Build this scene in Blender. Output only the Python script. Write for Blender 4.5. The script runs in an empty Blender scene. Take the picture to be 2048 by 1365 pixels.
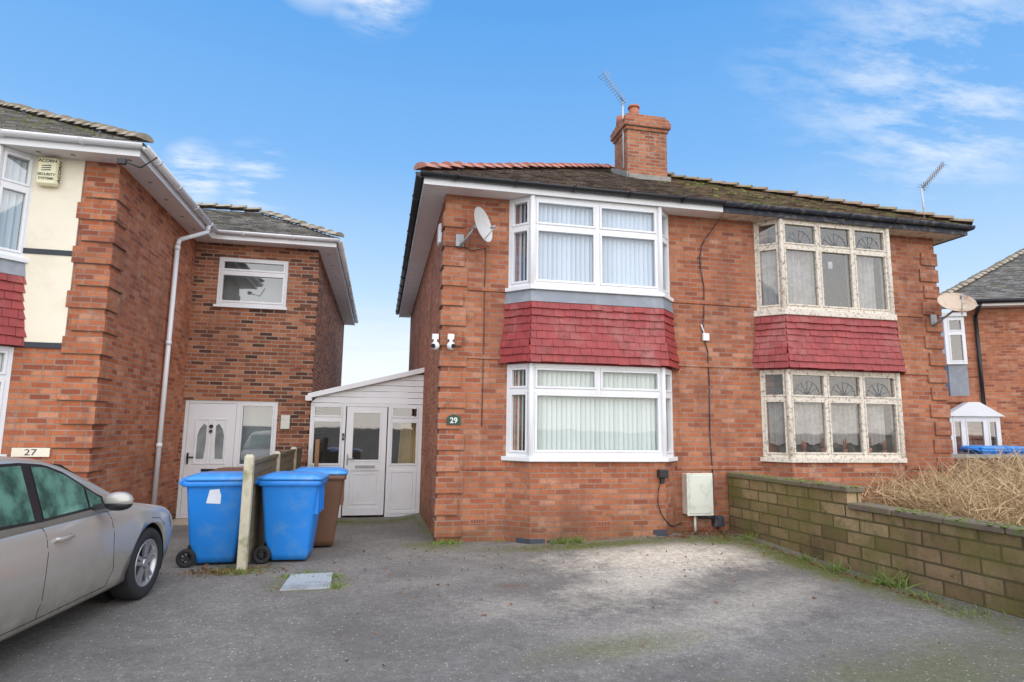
import bpy, bmesh, math, random
from mathutils import Vector, Matrix
random.seed(7)
S=bpy.context.scene; COL=S.collection
U=random.uniform

# ------------------------------------------------------------ mesh builder
class MB:
    def __init__(s): s.v=[]; s.f=[]; s.m=[]; s.s=[]
    def poly(s,pts,mat=0,sm=False):
        i=len(s.v); s.v+= [tuple(p) for p in pts]; s.f.append(list(range(i,i+len(pts)))); s.m.append(mat); s.s.append(sm)
    def hexa(s,b,t,mat=0):
        i=len(s.v); s.v+=[tuple(p) for p in b]+[tuple(p) for p in t]
        for q in ([3,2,1,0],[4,5,6,7],[0,1,5,4],[1,2,6,5],[2,3,7,6],[3,0,4,7]):
            s.f.append([i+k for k in q]); s.m.append(mat); s.s.append(False)
    def box(s,x0,x1,y0,y1,z0,z1,mat=0):
        s.hexa([(x0,y0,z0),(x1,y0,z0),(x1,y1,z0),(x0,y1,z0)],[(x0,y0,z1),(x1,y0,z1),(x1,y1,z1),(x0,y1,z1)],mat)
    def obox(s,F,u0,u1,n0,n1,z0,z1,mat=0):
        s.hexa([F.p(u0,n1,z0),F.p(u1,n1,z0),F.p(u1,n0,z0),F.p(u0,n0,z0)],[F.p(u0,n1,z1),F.p(u1,n1,z1),F.p(u1,n0,z1),F.p(u0,n0,z1)],mat)
    def prism(s,plan,z0,z1,mat=0,plan2=None):
        p2=plan2 or plan; n=len(plan); i=len(s.v)
        s.v+=[(a,b,z0) for a,b in plan]+[(a,b,z1) for a,b in p2]
        for k in range(n):
            s.f.append([i+k,i+(k+1)%n,i+n+(k+1)%n,i+n+k]); s.m.append(mat); s.s.append(False)
        s.f.append([i+n+k for k in range(n)]); s.f.append([i+k for k in reversed(range(n))]); s.m+=[mat]*2; s.s+=[False]*2
    def cyl(s,p0,p1,r0,r1=None,seg=12,mat=0,caps=True):
        r1=r0 if r1 is None else r1
        p0=Vector(p0);p1=Vector(p1);d=(p1-p0).normalized()
        a=d.orthogonal().normalized(); b=d.cross(a); i=len(s.v)
        for p,r in((p0,r0),(p1,r1)):
            for k in range(seg):
                t=2*math.pi*k/seg; s.v.append(tuple(p+a*math.cos(t)*r+b*math.sin(t)*r))
        for k in range(seg):
            s.f.append([i+k,i+(k+1)%seg,i+seg+(k+1)%seg,i+seg+k]); s.m.append(mat); s.s.append(True)
        if caps:
            s.f.append([i+k for k in reversed(range(seg))]); s.f.append([i+seg+k for k in range(seg)]); s.m+=[mat]*2; s.s+=[False]*2
    def tube(s,pts,r,seg=7,mat=0):
        for a,b in zip(pts[:-1],pts[1:]): s.cyl(a,b,r,seg=seg,mat=mat)
    def loft(s,rings,mat=0,cap=True,sm=True,closed=True):
        n=len(rings[0]); i=len(s.v)
        for r in rings: s.v+=[tuple(p) for p in r]
        for j in range(len(rings)-1):
            for k in range(n if closed else n-1):
                s.f.append([i+j*n+k,i+j*n+(k+1)%n,i+(j+1)*n+(k+1)%n,i+(j+1)*n+k]); s.m.append(mat); s.s.append(sm)
        if cap:
            s.f.append([i+k for k in reversed(range(n))]); s.f.append([i+(len(rings)-1)*n+k for k in range(n)]); s.m+=[mat]*2; s.s+=[False]*2
    def ball(s,c,r,sc=(1,1,1),seg=14,rg=8,mat=0):
        rings=[]
        for j in range(rg+1):
            t=-math.pi/2+math.pi*j/rg; t=max(-1.56,min(1.56,t))
            rings.append([(c[0]+r*sc[0]*math.cos(t)*math.cos(a),c[1]+r*sc[1]*math.cos(t)*math.sin(a),c[2]+r*sc[2]*math.sin(t)) for a in [2*math.pi*k/seg for k in range(seg)]])
        s.loft(rings,mat)
    def holes(s,F,u0,u1,z0,z1,n0,n1,hs,mat=0):
        us=sorted({u0,u1,*[h[0] for h in hs],*[h[1] for h in hs]}); zs=sorted({z0,z1,*[h[2] for h in hs],*[h[3] for h in hs]})
        for a,b in zip(us[:-1],us[1:]):
            run=None
            for c,d in zip(zs[:-1],zs[1:]):
                um=(a+b)/2; zm=(c+d)/2
                hole=any(h[0]<um<h[1] and h[2]<zm<h[3] for h in hs)
                if hole:
                    if run: s.obox(F,a,b,n0,n1,run[0],run[1],mat); run=None
                else: run=(run[0],d) if run else (c,d)
            if run: s.obox(F,a,b,n0,n1,run[0],run[1],mat)
    def obj(s,name,mats,parent=None,label=None,bevel=0,local=False):
        me=bpy.data.meshes.new(name); me.from_pydata(s.v,[],s.f)
        if not isinstance(mats,(list,tuple)): mats=[mats]
        for m in mats: me.materials.append(m)
        me.polygons.foreach_set('material_index',s.m); me.polygons.foreach_set('use_smooth',s.s)
        bm=bmesh.new(); bm.from_mesh(me); bmesh.ops.recalc_face_normals(bm,faces=bm.faces); bm.to_mesh(me); bm.free()
        me.update(); o=bpy.data.objects.new(name,me); COL.objects.link(o)
        if parent is not None:
            o.parent=parent
            if not local: o.matrix_parent_inverse=WM(parent).inverted()
        if label: o["label"]=label
        if bevel:
            b=o.modifiers.new('bevel','BEVEL'); b.width=bevel; b.segments=1; b.limit_method='ANGLE'
        return o
def WM(o):
    m=o.matrix_basis.copy()
    if o.parent: m=WM(o.parent)@o.matrix_parent_inverse@m
    return m
class Fr:
    """wall frame: origin at P0, u towards P1, n outward"""
    def __init__(s,P0,P1):
        s.o=Vector((P0[0],P0[1])); d=Vector((P1[0]-P0[0],P1[1]-P0[1])); s.L=d.length; s.u=d.normalized(); s.n=Vector((s.u.y,-s.u.x))
    def p(s,u,n,z): q=s.o+s.u*u+s.n*n; return (q.x,q.y,z)
def thing(name,label,cat,loc=(0,0,0),rz=0,group=None):
    e=bpy.data.objects.new(name,None); COL.objects.link(e); e.location=loc; e.rotation_euler=(0,0,rz); e.empty_display_size=.2
    e["label"]=label; e["category"]=cat
    if group: e["group"]=group
    return e
def partempty(name,parent):
    e=bpy.data.objects.new(name,None); COL.objects.link(e); e.parent=parent; return e
def struct(o): o["kind"]="structure"; return o
def top(o,label,cat,group=None):
    o["label"]=label; o["category"]=cat
    if group:o["group"]=group
    return o

# ------------------------------------------------------------ materials
def node(nt,t,**kw):
    n=nt.nodes.new(t)
    for k,v in kw.items():
        if k.startswith('_'):
            inp=n.inputs[int(k[1:])] if k[1:].isdigit() else n.inputs[k[1:].replace('_',' ')]
            if isinstance(v,bpy.types.NodeSocket): nt.links.new(v,inp)
            else: inp.default_value=v
        else: setattr(n,k,v)
    return n
def c4(c): return (c[0],c[1],c[2],1)
def newmat(name,rough=.7,metal=0):
    m=bpy.data.materials.new(name); m.use_nodes=True; nt=m.node_tree; b=nt.nodes['Principled BSDF']
    b.inputs['Roughness'].default_value=rough; b.inputs['Metallic'].default_value=metal
    return m,nt,b
def mix(nt,fac,a,b,mode='MIX'):
    n=nt.nodes.new('ShaderNodeMix'); n.data_type='RGBA'; n.blend_type=mode
    for idx,v in ((0,fac),(6,a),(7,b)):
        if isinstance(v,bpy.types.NodeSocket): nt.links.new(v,n.inputs[idx])
        else: n.inputs[idx].default_value=v if idx==0 else c4(v)
    return n.outputs[2]
def math_(nt,op,a,b=0.0,clamp=False):
    n=nt.nodes.new('ShaderNodeMath'); n.operation=op; n.use_clamp=clamp
    for i,v in enumerate((a,b)):
        if isinstance(v,bpy.types.NodeSocket): nt.links.new(v,n.inputs[i])
        else: n.inputs[i].default_value=v
    return n.outputs[0]
def noise(nt,vec,scale,det=3,rough=.55):
    n=node(nt,'ShaderNodeTexNoise'); n.inputs['Scale'].default_value=scale; n.inputs['Detail'].default_value=det; n.inputs['Roughness'].default_value=rough
    if vec is not None: nt.links.new(vec,n.inputs['Vector'])
    return n.outputs['Fac']
def mr(nt,v,a,b,c=0.,d=1.):
    n=node(nt,'ShaderNodeMapRange'); n.inputs[1].default_value=a; n.inputs[2].default_value=b; n.inputs[3].default_value=c; n.inputs[4].default_value=d
    nt.links.new(v,n.inputs[0]); return n.outputs[0]
def ramp(nt,v,stops):
    n=node(nt,'ShaderNodeValToRGB'); r=n.color_ramp
    while len(r.elements)<len(stops): r.elements.new(.5)
    for e,(p,c) in zip(r.elements,stops): e.position=p; e.color=c4(c)
    nt.links.new(v,n.inputs[0]); return n.outputs[0]
def bump(nt,b,h,st=.3,dist=.01):
    n=node(nt,'ShaderNodeBump'); n.inputs['Strength'].default_value=st; n.inputs['Distance'].default_value=dist
    nt.links.new(h,n.inputs['Height']); nt.links.new(n.outputs[0],b.inputs['Normal'])
def pos(nt): return node(nt,'ShaderNodeNewGeometry').outputs['Position']
def simple(name,col,rough=.6,metal=0,var=.12,sc=6,bmp=.0,dirt=None,dirtamt=.5,obj=False,dsc=3,coat=0,dth=.5):
    m,nt,b=newmat(name,rough,metal)
    P=node(nt,'ShaderNodeTexCoord').outputs['Object'] if obj else pos(nt)
    n=noise(nt,P,sc,4)
    lo=[max(0,c*(1-var)) for c in col]; hi=[min(1,c*(1+var)) for c in col]
    c=mix(nt,n,lo,hi)
    if dirt:
        d=mr(nt,noise(nt,P,dsc,6,.65),dth,dth+.16,0,dirtamt); c=mix(nt,d,c,dirt)
    nt.links.new(c,b.inputs['Base Color'])
    if bmp: bump(nt,b,noise(nt,P,sc*8,3),bmp,.01)
    if coat: b.inputs['Coat Weight'].default_value=coat
    return m
def wallvec(nt,zscale=1.0):
    g=node(nt,'ShaderNodeNewGeometry'); sp=node(nt,'ShaderNodeSeparateXYZ',_0=g.outputs['Position']); sn=node(nt,'ShaderNodeSeparateXYZ',_0=g.outputs['True Normal'])
    h=math_(nt,'SQRT',math_(nt,'ADD',math_(nt,'ADD',math_(nt,'MULTIPLY',sn.outputs[0],sn.outputs[0]),math_(nt,'MULTIPLY',sn.outputs[1],sn.outputs[1])),1e-5))
    u=math_(nt,'DIVIDE',math_(nt,'SUBTRACT',math_(nt,'MULTIPLY',sp.outputs[1],sn.outputs[0]),math_(nt,'MULTIPLY',sp.outputs[0],sn.outputs[1])),h)
    v=math_(nt,'MULTIPLY',sp.outputs[2],zscale)
    cb=node(nt,'ShaderNodeCombineXYZ',_0=u,_1=v)
    return cb.outputs[0],g.outputs['Position'],sp
def brick(name,stops,mortar,bw=.235,rh=.075,ms=.009,stain=(.18,.08,.055),stainamt=.65,bst=.5,white=.0,green=0,edge=.12,dampamt=.6):
    m,nt,b=newmat(name,.9); b.inputs['Specular IOR Level'].default_value=.2
    V,P,sp=wallvec(nt)
    nz=node(nt,'ShaderNodeTexNoise',_Scale=9.0,_Vector=P); off=node(nt,'ShaderNodeVectorMath',operation='SCALE'); nt.links.new(nz.outputs['Color'],off.inputs[0]); off.inputs['Scale'].default_value=.010
    V2=node(nt,'ShaderNodeVectorMath',operation='ADD',_0=V,_1=off.outputs[0]).outputs[0]
    t=node(nt,'ShaderNodeTexBrick',_Vector=V2,_Scale=1.0,_Mortar_Size=ms,_Mortar_Smooth=edge,_Bias=0.0,_Brick_Width=bw,_Row_Height=rh)
    t.offset=.5; t.inputs['Color1'].default_value=(0,0,0,1); t.inputs['Color2'].default_value=(1,1,1,1); t.inputs['Mortar'].default_value=(.5,.5,.5,1)
    base=ramp(nt,t.outputs['Color'],stops)
    fine=noise(nt,P,55,4,.75)
    base=mix(nt,mr(nt,fine,.42,.75,0,.6),base,[c*.45 for c in stops[len(stops)//2][1]])
    mort=mix(nt,noise(nt,P,2.2,5,.65),[c*.45 for c in mortar],[min(1,c*1.3) for c in mortar])
    c=mix(nt,t.outputs['Fac'],base,mort)
    st=mr(nt,noise(nt,P,.8,8,.7),.46,.68,0,stainamt); c=mix(nt,st,c,stain)
    st=mr(nt,noise(nt,P,4.5,7,.75),.54,.70,0,stainamt*.9); c=mix(nt,st,c,[k*.55 for k in stain])
    sv=node(nt,'ShaderNodeVectorMath',operation='MULTIPLY',_0=P,_1=(5.0,5.0,.45)); c=mix(nt,mr(nt,noise(nt,sv.outputs[0],1.0,6,.7),.52,.75,0,.45),c,[k*.7 for k in stain])
    if white:
        w=math_(nt,'MULTIPLY',mr(nt,noise(nt,P,2.1,9,.8),.55,.72),white); c=mix(nt,w,c,(.62,.47,.38))
    damp=mr(nt,sp.outputs[2],.6,-.05,0,dampamt); damp=math_(nt,'MULTIPLY',damp,mr(nt,noise(nt,P,2.5,5,.6),.3,.6)); c=mix(nt,damp,c,(.10,.075,.04))
    if green:
        gr=math_(nt,'MULTIPLY',mr(nt,noise(nt,P,1.4,7,.75),.42,.60),green); c=mix(nt,gr,c,(.15,.15,.035))
    nt.links.new(c,b.inputs['Base Color'])
    hh=math_(nt,'ADD',math_(nt,'SUBTRACT',1.0,t.outputs['Fac']),math_(nt,'MULTIPLY',fine,.6))
    bump(nt,b,hh,bst,.009)
    return m
RED=[(0,(.28,.088,.053)),(.12,(.39,.118,.060)),(.5,(.48,.162,.077)),(.8,(.54,.205,.10)),(1,(.60,.28,.17))]
REDL=[(0,(.27,.080,.048)),(.15,(.41,.118,.056)),(.5,(.51,.166,.073)),(.8,(.57,.205,.095)),(1,(.61,.28,.16))]
MIXB=[(0,(.065,.038,.029)),(.15,(.17,.068,.038)),(.4,(.34,.12,.06)),(.75,(.46,.165,.075)),(1,(.55,.25,.13))]
MOR=(.38,.26,.195)
M_brick=brick('red_brick',RED,MOR,white=.35)
M_brick_left=brick('orange_red_brick',REDL,MOR,stainamt=.5,white=.45)
M_brick_n=brick('aged_red_brick',RED,(.37,.26,.20),stainamt=.65,white=.55)
M_brick_ext=brick('multicolour_brick',MIXB,(.40,.33,.27),stainamt=.3)
M_block=brick('garden_wall_block',[(0,(.24,.155,.08)),(.5,(.37,.245,.13)),(1,(.48,.34,.19))],(.13,.10,.06),bw=.40,rh=.15,ms=.012,stain=(.10,.075,.03),stainamt=.8,bst=.9,green=.6)
M_darkbrick=brick('dark_boundary_brick',[(0,(.06,.035,.03)),(1,(.20,.10,.075))],(.12,.09,.08),stainamt=.6)
M_blueb=simple('blue_engineering_brick',(.05,.055,.07),.6,var=.3)
M_terra=simple('terracotta',(.46,.16,.09),.8,var=.2,dirt=(.18,.10,.07),dirtamt=.5)
M_upvc=simple('white_upvc',(.80,.80,.80),.35,var=.03,sc=2,dirt=(.64,.62,.58),dirtamt=.35,dsc=1.7)
M_soffit=simple('white_soffit',(.82,.79,.76),.5,var=.05,sc=2,dirt=(.60,.55,.49),dirtamt=.3)
M_soffit_old=simple('old_soffit_paint',(.72,.63,.52),.7,var=.15,sc=8,dirt=(.27,.18,.11),dirtamt=.8,dsc=6)
M_black=simple('black_plastic',(.018,.018,.02),.4,var=.2)
M_fascia_old=simple('peeling_dark_fascia',(.03,.035,.05),.7,var=.4,dirt=(.25,.22,.2),dirtamt=.6,dsc=9)
M_timber_old=simple('peeling_white_paint',(.74,.67,.56),.8,var=.14,sc=12,dirt=(.24,.15,.10),dirtamt=.95,dsc=20,bmp=.5,dth=.51)
M_lead=simple('lead_flashing',(.24,.26,.29),.55,var=.2,sc=4,dirt=(.40,.41,.42),dirtamt=.5)
M_cream=simple('cream_render',(.82,.75,.59),.85,var=.06,sc=3,bmp=.15,dirt=(.62,.54,.41),dirtamt=.35,dsc=2)
M_slatein=simple('dark_band_paint',(.035,.04,.05),.7,var=.3)
M_concrete=simple('concrete',(.54,.49,.36),.9,var=.2,sc=9,bmp=.4,dirt=(.22,.22,.08),dirtamt=.8,dsc=4)
M_concrete_g=simple('grey_concrete',(.30,.29,.26),.9,var=.2,sc=7,bmp=.4,dirt=(.09,.10,.05),dirtamt=.6)
M_fence=simple('weathered_fence_board',(.17,.13,.08),.9,var=.4,sc=10,bmp=.3,dirt=(.08,.10,.03),dirtamt=.8)
M_wood=simple('brown_timber',(.28,.15,.07),.8,var=.3,sc=10)
M_plank=simple('golden_plank',(.65,.44,.17),.6,var=.3,sc=4)
M_grey=simple('grey_metal',(.35,.35,.36),.45,metal=.3,var=.1)
M_dish=simple('dish_grey',(.60,.59,.57),.5,var=.1,dirt=(.36,.32,.27),dirtamt=.4)
M_dish_r=simple('rusty_dish',(.58,.46,.34),.7,var=.15,dirt=(.28,.15,.08),dirtamt=.7,dsc=5)
M_pole=simple('white_pole',(.6,.6,.6),.4)
M_bluebin=simple('blue_bin_plastic',(.016,.22,.68),.42,var=.1,sc=3,dirt=(.10,.28,.56),dirtamt=.5,obj=True,dsc=5)
M_bluelid=simple('blue_lid_plastic',(.04,.26,.68),.38,var=.08,sc=3,dirt=(.20,.38,.64),dirtamt=.6,obj=True,dsc=5)
M_brownbin=simple('brown_bin_plastic',(.14,.065,.035),.5,var=.15,obj=True)
M_paper=simple('paper_sticker',(.72,.75,.80),.6,var=.08,sc=30)
M_tyre=simple('tyre_rubber',(.02,.02,.021),.85,var=.3,sc=20)
M_alloy=simple('alloy',(.46,.46,.47),.35,metal=.7,var=.05)
M_stone=simple('step_stone',(.48,.40,.30),.85,var=.15,sc=5,dirt=(.16,.13,.08),dirtamt=.7,bmp=.3)
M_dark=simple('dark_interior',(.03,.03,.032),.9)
M_green=simple('green_plaque',(.012,.06,.03),.4)
M_whitep=simple('white_paint',(.8,.8,.78),.5,var=.03)
M_meter=simple('meter_box_cream',(.70,.70,.60),.6,var=.06,sc=4,dirt=(.38,.40,.28),dirtamt=.5,dsc=5)
M_yellow=simple('alarm_box_cream',(.80,.74,.50),.5,var=.04)
M_net=simple('net_curtain',(.64,.62,.61),.9,var=.3,sc=14)
M_blind=simple('blind_slat',(.80,.82,.84),.7,var=.04,sc=3)
M_blind_b=simple('blind_slat_lower',(.80,.84,.77),.7,var=.04,sc=3)
def glass(name,tint=(.9,.95,.97),refl=.06,rough=.02,edge=.6,grime=0):
    m=bpy.data.materials.new(name); m.use_nodes=True; nt=m.node_tree; nt.nodes.clear()
    out=node(nt,'ShaderNodeOutputMaterial'); tr=node(nt,'ShaderNodeBsdfTransparent'); tr.inputs[0].default_value=c4(tint)
    gl=node(nt,'ShaderNodeBsdfGlossy'); gl.inputs['Roughness'].default_value=rough; gl.inputs[0].default_value=(1,1,1,1)
    bp=node(nt,'ShaderNodeBump',_Strength=.12,_Distance=.01); nt.links.new(noise(nt,pos(nt),1.6,2),bp.inputs['Height']); nt.links.new(bp.outputs[0],gl.inputs['Normal'])
    lw=node(nt,'ShaderNodeLayerWeight',_Blend=.5); f=math_(nt,'POWER',lw.outputs['Facing'],3.0); f=math_(nt,'ADD',math_(nt,'MULTIPLY',f,edge),refl,True)
    mx=node(nt,'ShaderNodeMixShader'); nt.links.new(f,mx.inputs[0]); nt.links.new(tr.outputs[0],mx.inputs[1]); nt.links.new(gl.outputs[0],mx.inputs[2]); o_=mx.outputs[0]
    if grime:
        df=node(nt,'ShaderNodeBsdfDiffuse'); df.inputs[0].default_value=(.28,.25,.2,1); m2=node(nt,'ShaderNodeMixShader'); nt.links.new(mr(nt,noise(nt,pos(nt),6,6,.7),.4,.7,.05,grime),m2.inputs[0]); nt.links.new(o_,m2.inputs[1]); nt.links.new(df.outputs[0],m2.inputs[2]); o_=m2.outputs[0]
    nt.links.new(o_,out.inputs[0])
    return m
M_glass=glass('window_glass',(.93,.96,.97),.05)
M_glass_up=glass('window_glass_sky_tint',(.84,.91,.97),.09)
M_glass_dim=glass('dim_window_glass',(.80,.84,.85),.14)
M_glass_old=glass('grimy_window_glass',(.74,.74,.72),.10,grime=.4)
def obscure(name='obscured_glass',lo=(.10,.12,.12),hi=(.36,.40,.40)):
    m,nt,b=newmat(name,.18); P=pos(nt)
    c=mix(nt,mr(nt,noise(nt,P,1.3,3),.35,.65),lo,hi); nt.links.new(c,b.inputs['Base Color']); bump(nt,b,noise(nt,P,90,2),.2,.004); return m
M_obsc=obscure()
M_obsc2=obscure('frosted_backing',(.20,.22,.22),(.27,.29,.29))
def carglass():
    m,nt,b=newmat('car_side_glass',.06); P=pos(nt)
    c=mix(nt,mr(nt,noise(nt,P,5,4),.4,.62),(.02,.08,.06),(.12,.29,.22)); nt.links.new(c,b.inputs['Base Color']); b.inputs['Specular IOR Level'].default_value=.8
    bump(nt,b,mr(nt,noise(nt,P,130,2),.55,.65),.35,.004); return m
M_carglass=carglass()
def carpaint():
    m,nt,b=newmat('silver_beige_car_paint',.34,.30); P=node(nt,'ShaderNodeTexCoord').outputs['Object']
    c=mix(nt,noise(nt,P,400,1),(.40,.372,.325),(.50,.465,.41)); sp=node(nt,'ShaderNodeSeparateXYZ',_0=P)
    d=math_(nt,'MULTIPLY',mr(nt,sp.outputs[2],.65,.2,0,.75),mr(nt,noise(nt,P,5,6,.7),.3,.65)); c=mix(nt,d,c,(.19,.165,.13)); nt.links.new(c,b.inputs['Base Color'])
    b.inputs['Coat Weight'].default_value=.6; b.inputs['Coat Roughness'].default_value=.07; return m
M_paint=carpaint()
def redtile():
    m,nt,b=newmat('painted_red_tile',.55); P=pos(nt)
    at=node(nt,'ShaderNodeTexVoronoi',_Vector=P,_Scale=7.0)
    n=noise(nt,P,5,5,.6); c=mix(nt,n,(.25,.028,.026),(.44,.062,.054)); c=mix(nt,math_(nt,'MULTIPLY',node(nt,'ShaderNodeSeparateColor',_0=at.outputs['Color']).outputs[0],.4),c,(.18,.02,.02))
    c=mix(nt,mr(nt,noise(nt,P,1.8,7,.75),.50,.70,0,.55),c,(.42,.20,.16))
    c=mix(nt,mr(nt,noise(nt,P,6,7,.75),.52,.70,0,.65),c,(.13,.035,.03))
    nt.links.new(c,b.inputs['Base Color']); bump(nt,b,noise(nt,P,50,3),.25,.006); return m
M_redtile=redtile()
def rooftile(name,stops,zrow,moss,mossamt,mth=.5):
    m,nt,b=newmat(name,.95); b.inputs['Specular IOR Level'].default_value=.15; V,P,sp=wallvec(nt)
    t=node(nt,'ShaderNodeTexBrick',_Vector=V,_Scale=1.0,_Mortar_Size=.004,_Mortar_Smooth=.1,_Bias=0.0,_Brick_Width=.17,_Row_Height=zrow)
    t.inputs['Color1'].default_value=(0,0,0,1); t.inputs['Color2'].default_value=(1,1,1,1); t.inputs['Mortar'].default_value=(.1,.1,.1,1)
    c=ramp(nt,t.outputs['Color'],stops); c=mix(nt,math_(nt,'MULTIPLY',t.outputs['Fac'],.8),c,(.02,.018,.016))
    mo=mr(nt,noise(nt,P,2.2,8,.78),mth,mth+.08,0,mossamt); c=mix(nt,mo,c,moss)
    mo=mr(nt,noise(nt,P,7,6,.7),.56,.66,0,.5); c=mix(nt,mo,c,(.30,.27,.21))
    nt.links.new(c,b.inputs['Base Color']); bump(nt,b,math_(nt,'ADD',t.outputs['Fac'],noise(nt,P,40,4)),.6,.015); return m
ZR=.048
M_roof=rooftile('dark_roof_tile',[(0,(.06,.045,.04)),(.5,(.12,.09,.075)),(1,(.20,.15,.12))],ZR,(.16,.16,.07),.6,.55)
M_roof_n=rooftile('mossy_roof_tile',[(0,(.08,.055,.04)),(.5,(.16,.115,.08)),(1,(.26,.18,.12))],ZR,(.20,.24,.06),.75,.53)
M_roof_l=rooftile('grey_roof_tile',[(0,(.14,.135,.125)),(.5,(.23,.22,.20)),(1,(.34,.32,.29))],ZR,(.13,.12,.05),.6,.54)
M_hip_red=simple('red_hip_tile',(.54,.24,.18),.8,var=.3,sc=8,dirt=(.34,.24,.18),dirtamt=.5)
M_hip_grey=simple('grey_hip_tile',(.42,.36,.28),.85,var=.3,sc=8,dirt=(.16,.14,.07),dirtamt=.6)
M_hip_brown=simple('brown_hip_tile',(.33,.23,.15),.85,var=.3,sc=8,dirt=(.20,.22,.07),dirtamt=.7)

# ------------------------------------------------------------ ground
def sm(t): t=max(0,min(1,t)); return t*t*(3-2*t)
def gz(x,y):
    return .07*sm((x-1)/2.6)*sm((y+2.6)/2.2) - .14*sm((y-.2)/3.2)*sm((.5-x)/1.0)
def axis(a,b,st): n=int(round((b-a)/st)); return [a+i*st for i in range(n+1)]
xs=[-400,-120,-50,-25,-15]+axis(-10,12,.4)+[16,25,50,120,400]; ys=[-400,-120,-50,-25,-14]+axis(-10,8,.4)+[12,20,50,120,400]
g=MB(); g.v=[(x,y,gz(x,y)) for y in ys for x in xs]; nx=len(xs)
for j in range(len(ys)-1):
    for i in range(nx-1): g.f.append([j*nx+i,j*nx+i+1,(j+1)*nx+i+1,(j+1)*nx+i]); g.m.append(0); g.s.append(True)
def ellm(nt,P,nz,cx,cy,rx,ry,ang=0,soft=.5,namt=1.2):
    v=node(nt,'ShaderNodeMapping',vector_type='TEXTURE'); v.inputs['Location'].default_value=(cx,cy,0); v.inputs['Rotation'].default_value=(0,0,ang); v.inputs['Scale'].default_value=(rx,ry,1e3); nt.links.new(P,v.inputs[0])
    l=node(nt,'ShaderNodeVectorMath',operation='LENGTH',_0=v.outputs[0]).outputs['Value']
    return mr(nt,math_(nt,'ADD',l,math_(nt,'MULTIPLY',math_(nt,'SUBTRACT',nz,.5),namt)),1.0,1.0-soft)
def asphalt():
    m,nt,b=newmat('worn_asphalt',.95); P=pos(nt); b.inputs['Specular IOR Level'].default_value=.12
    big=noise(nt,P,.6,8,.7); med=noise(nt,P,3.5,9,.8); fine=noise(nt,P,60,4,.85); mid=noise(nt,P,16,6,.8)
    c=mix(nt,mr(nt,big,.35,.65),(.205,.188,.165),(.35,.325,.285))
    c=mix(nt,mr(nt,med,.42,.66,0,.55),c,(.16,.148,.13))
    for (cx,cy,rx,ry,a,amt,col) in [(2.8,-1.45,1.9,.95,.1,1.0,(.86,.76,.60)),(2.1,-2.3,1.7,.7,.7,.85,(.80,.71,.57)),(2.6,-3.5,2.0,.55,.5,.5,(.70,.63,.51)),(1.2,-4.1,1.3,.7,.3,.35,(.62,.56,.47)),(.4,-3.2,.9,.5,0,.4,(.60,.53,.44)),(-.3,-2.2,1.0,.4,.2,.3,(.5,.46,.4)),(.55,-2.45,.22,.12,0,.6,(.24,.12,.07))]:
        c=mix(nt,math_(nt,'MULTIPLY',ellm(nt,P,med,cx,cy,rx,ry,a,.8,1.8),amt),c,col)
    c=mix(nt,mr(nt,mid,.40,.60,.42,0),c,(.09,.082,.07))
    for (cx,cy,rx,ry,a,amt) in [(2.2,-.60,2.3,.36,0,.9),(3.9,-.7,.7,.45,0,.85),(4.30,-2.2,.45,3.6,.07,.95),(.2,1.6,.5,1.9,0,.7),(.0,-.15,.6,.45,0,.8),(-1.45,-2.0,.5,.48,0,.95),(-2.3,-1.3,.5,.35,0,.9),(-1.0,2.9,1.4,.5,0,.7),(2.6,-5.3,2.4,.7,.3,.55),(1.0,-4.3,1.0,.3,.2,.5)]:
        gm=math_(nt,'MULTIPLY',ellm(nt,P,med,cx,cy,rx,ry,a,.8,2.6),amt); c=mix(nt,gm,c,mix(nt,mid,(.05,.07,.012),(.21,.215,.05)))
    sp=node(nt,'ShaderNodeTexVoronoi',_Vector=P,_Scale=34.0); stone=mr(nt,sp.outputs['Distance'],.28,.14)
    scol=node(nt,'ShaderNodeSeparateColor',_0=sp.outputs['Color']).outputs[0]
    c=mix(nt,math_(nt,'MULTIPLY',stone,mr(nt,scol,.66,.9,0,.85)),c,(.68,.62,.52))
    c=mix(nt,mr(nt,fine,.52,.36,0,.6),c,(.065,.06,.052))
    nt.links.new(c,b.inputs['Base Color'])
    bump(nt,b,math_(nt,'ADD',math_(nt,'MULTIPLY',stone,.4),math_(nt,'ADD',math_(nt,'MULTIPLY',fine,1.6),math_(nt,'MULTIPLY',mid,1.5))),.5,.009)
    return m
struct(g.obj('asphalt_ground',asphalt()))

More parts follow.
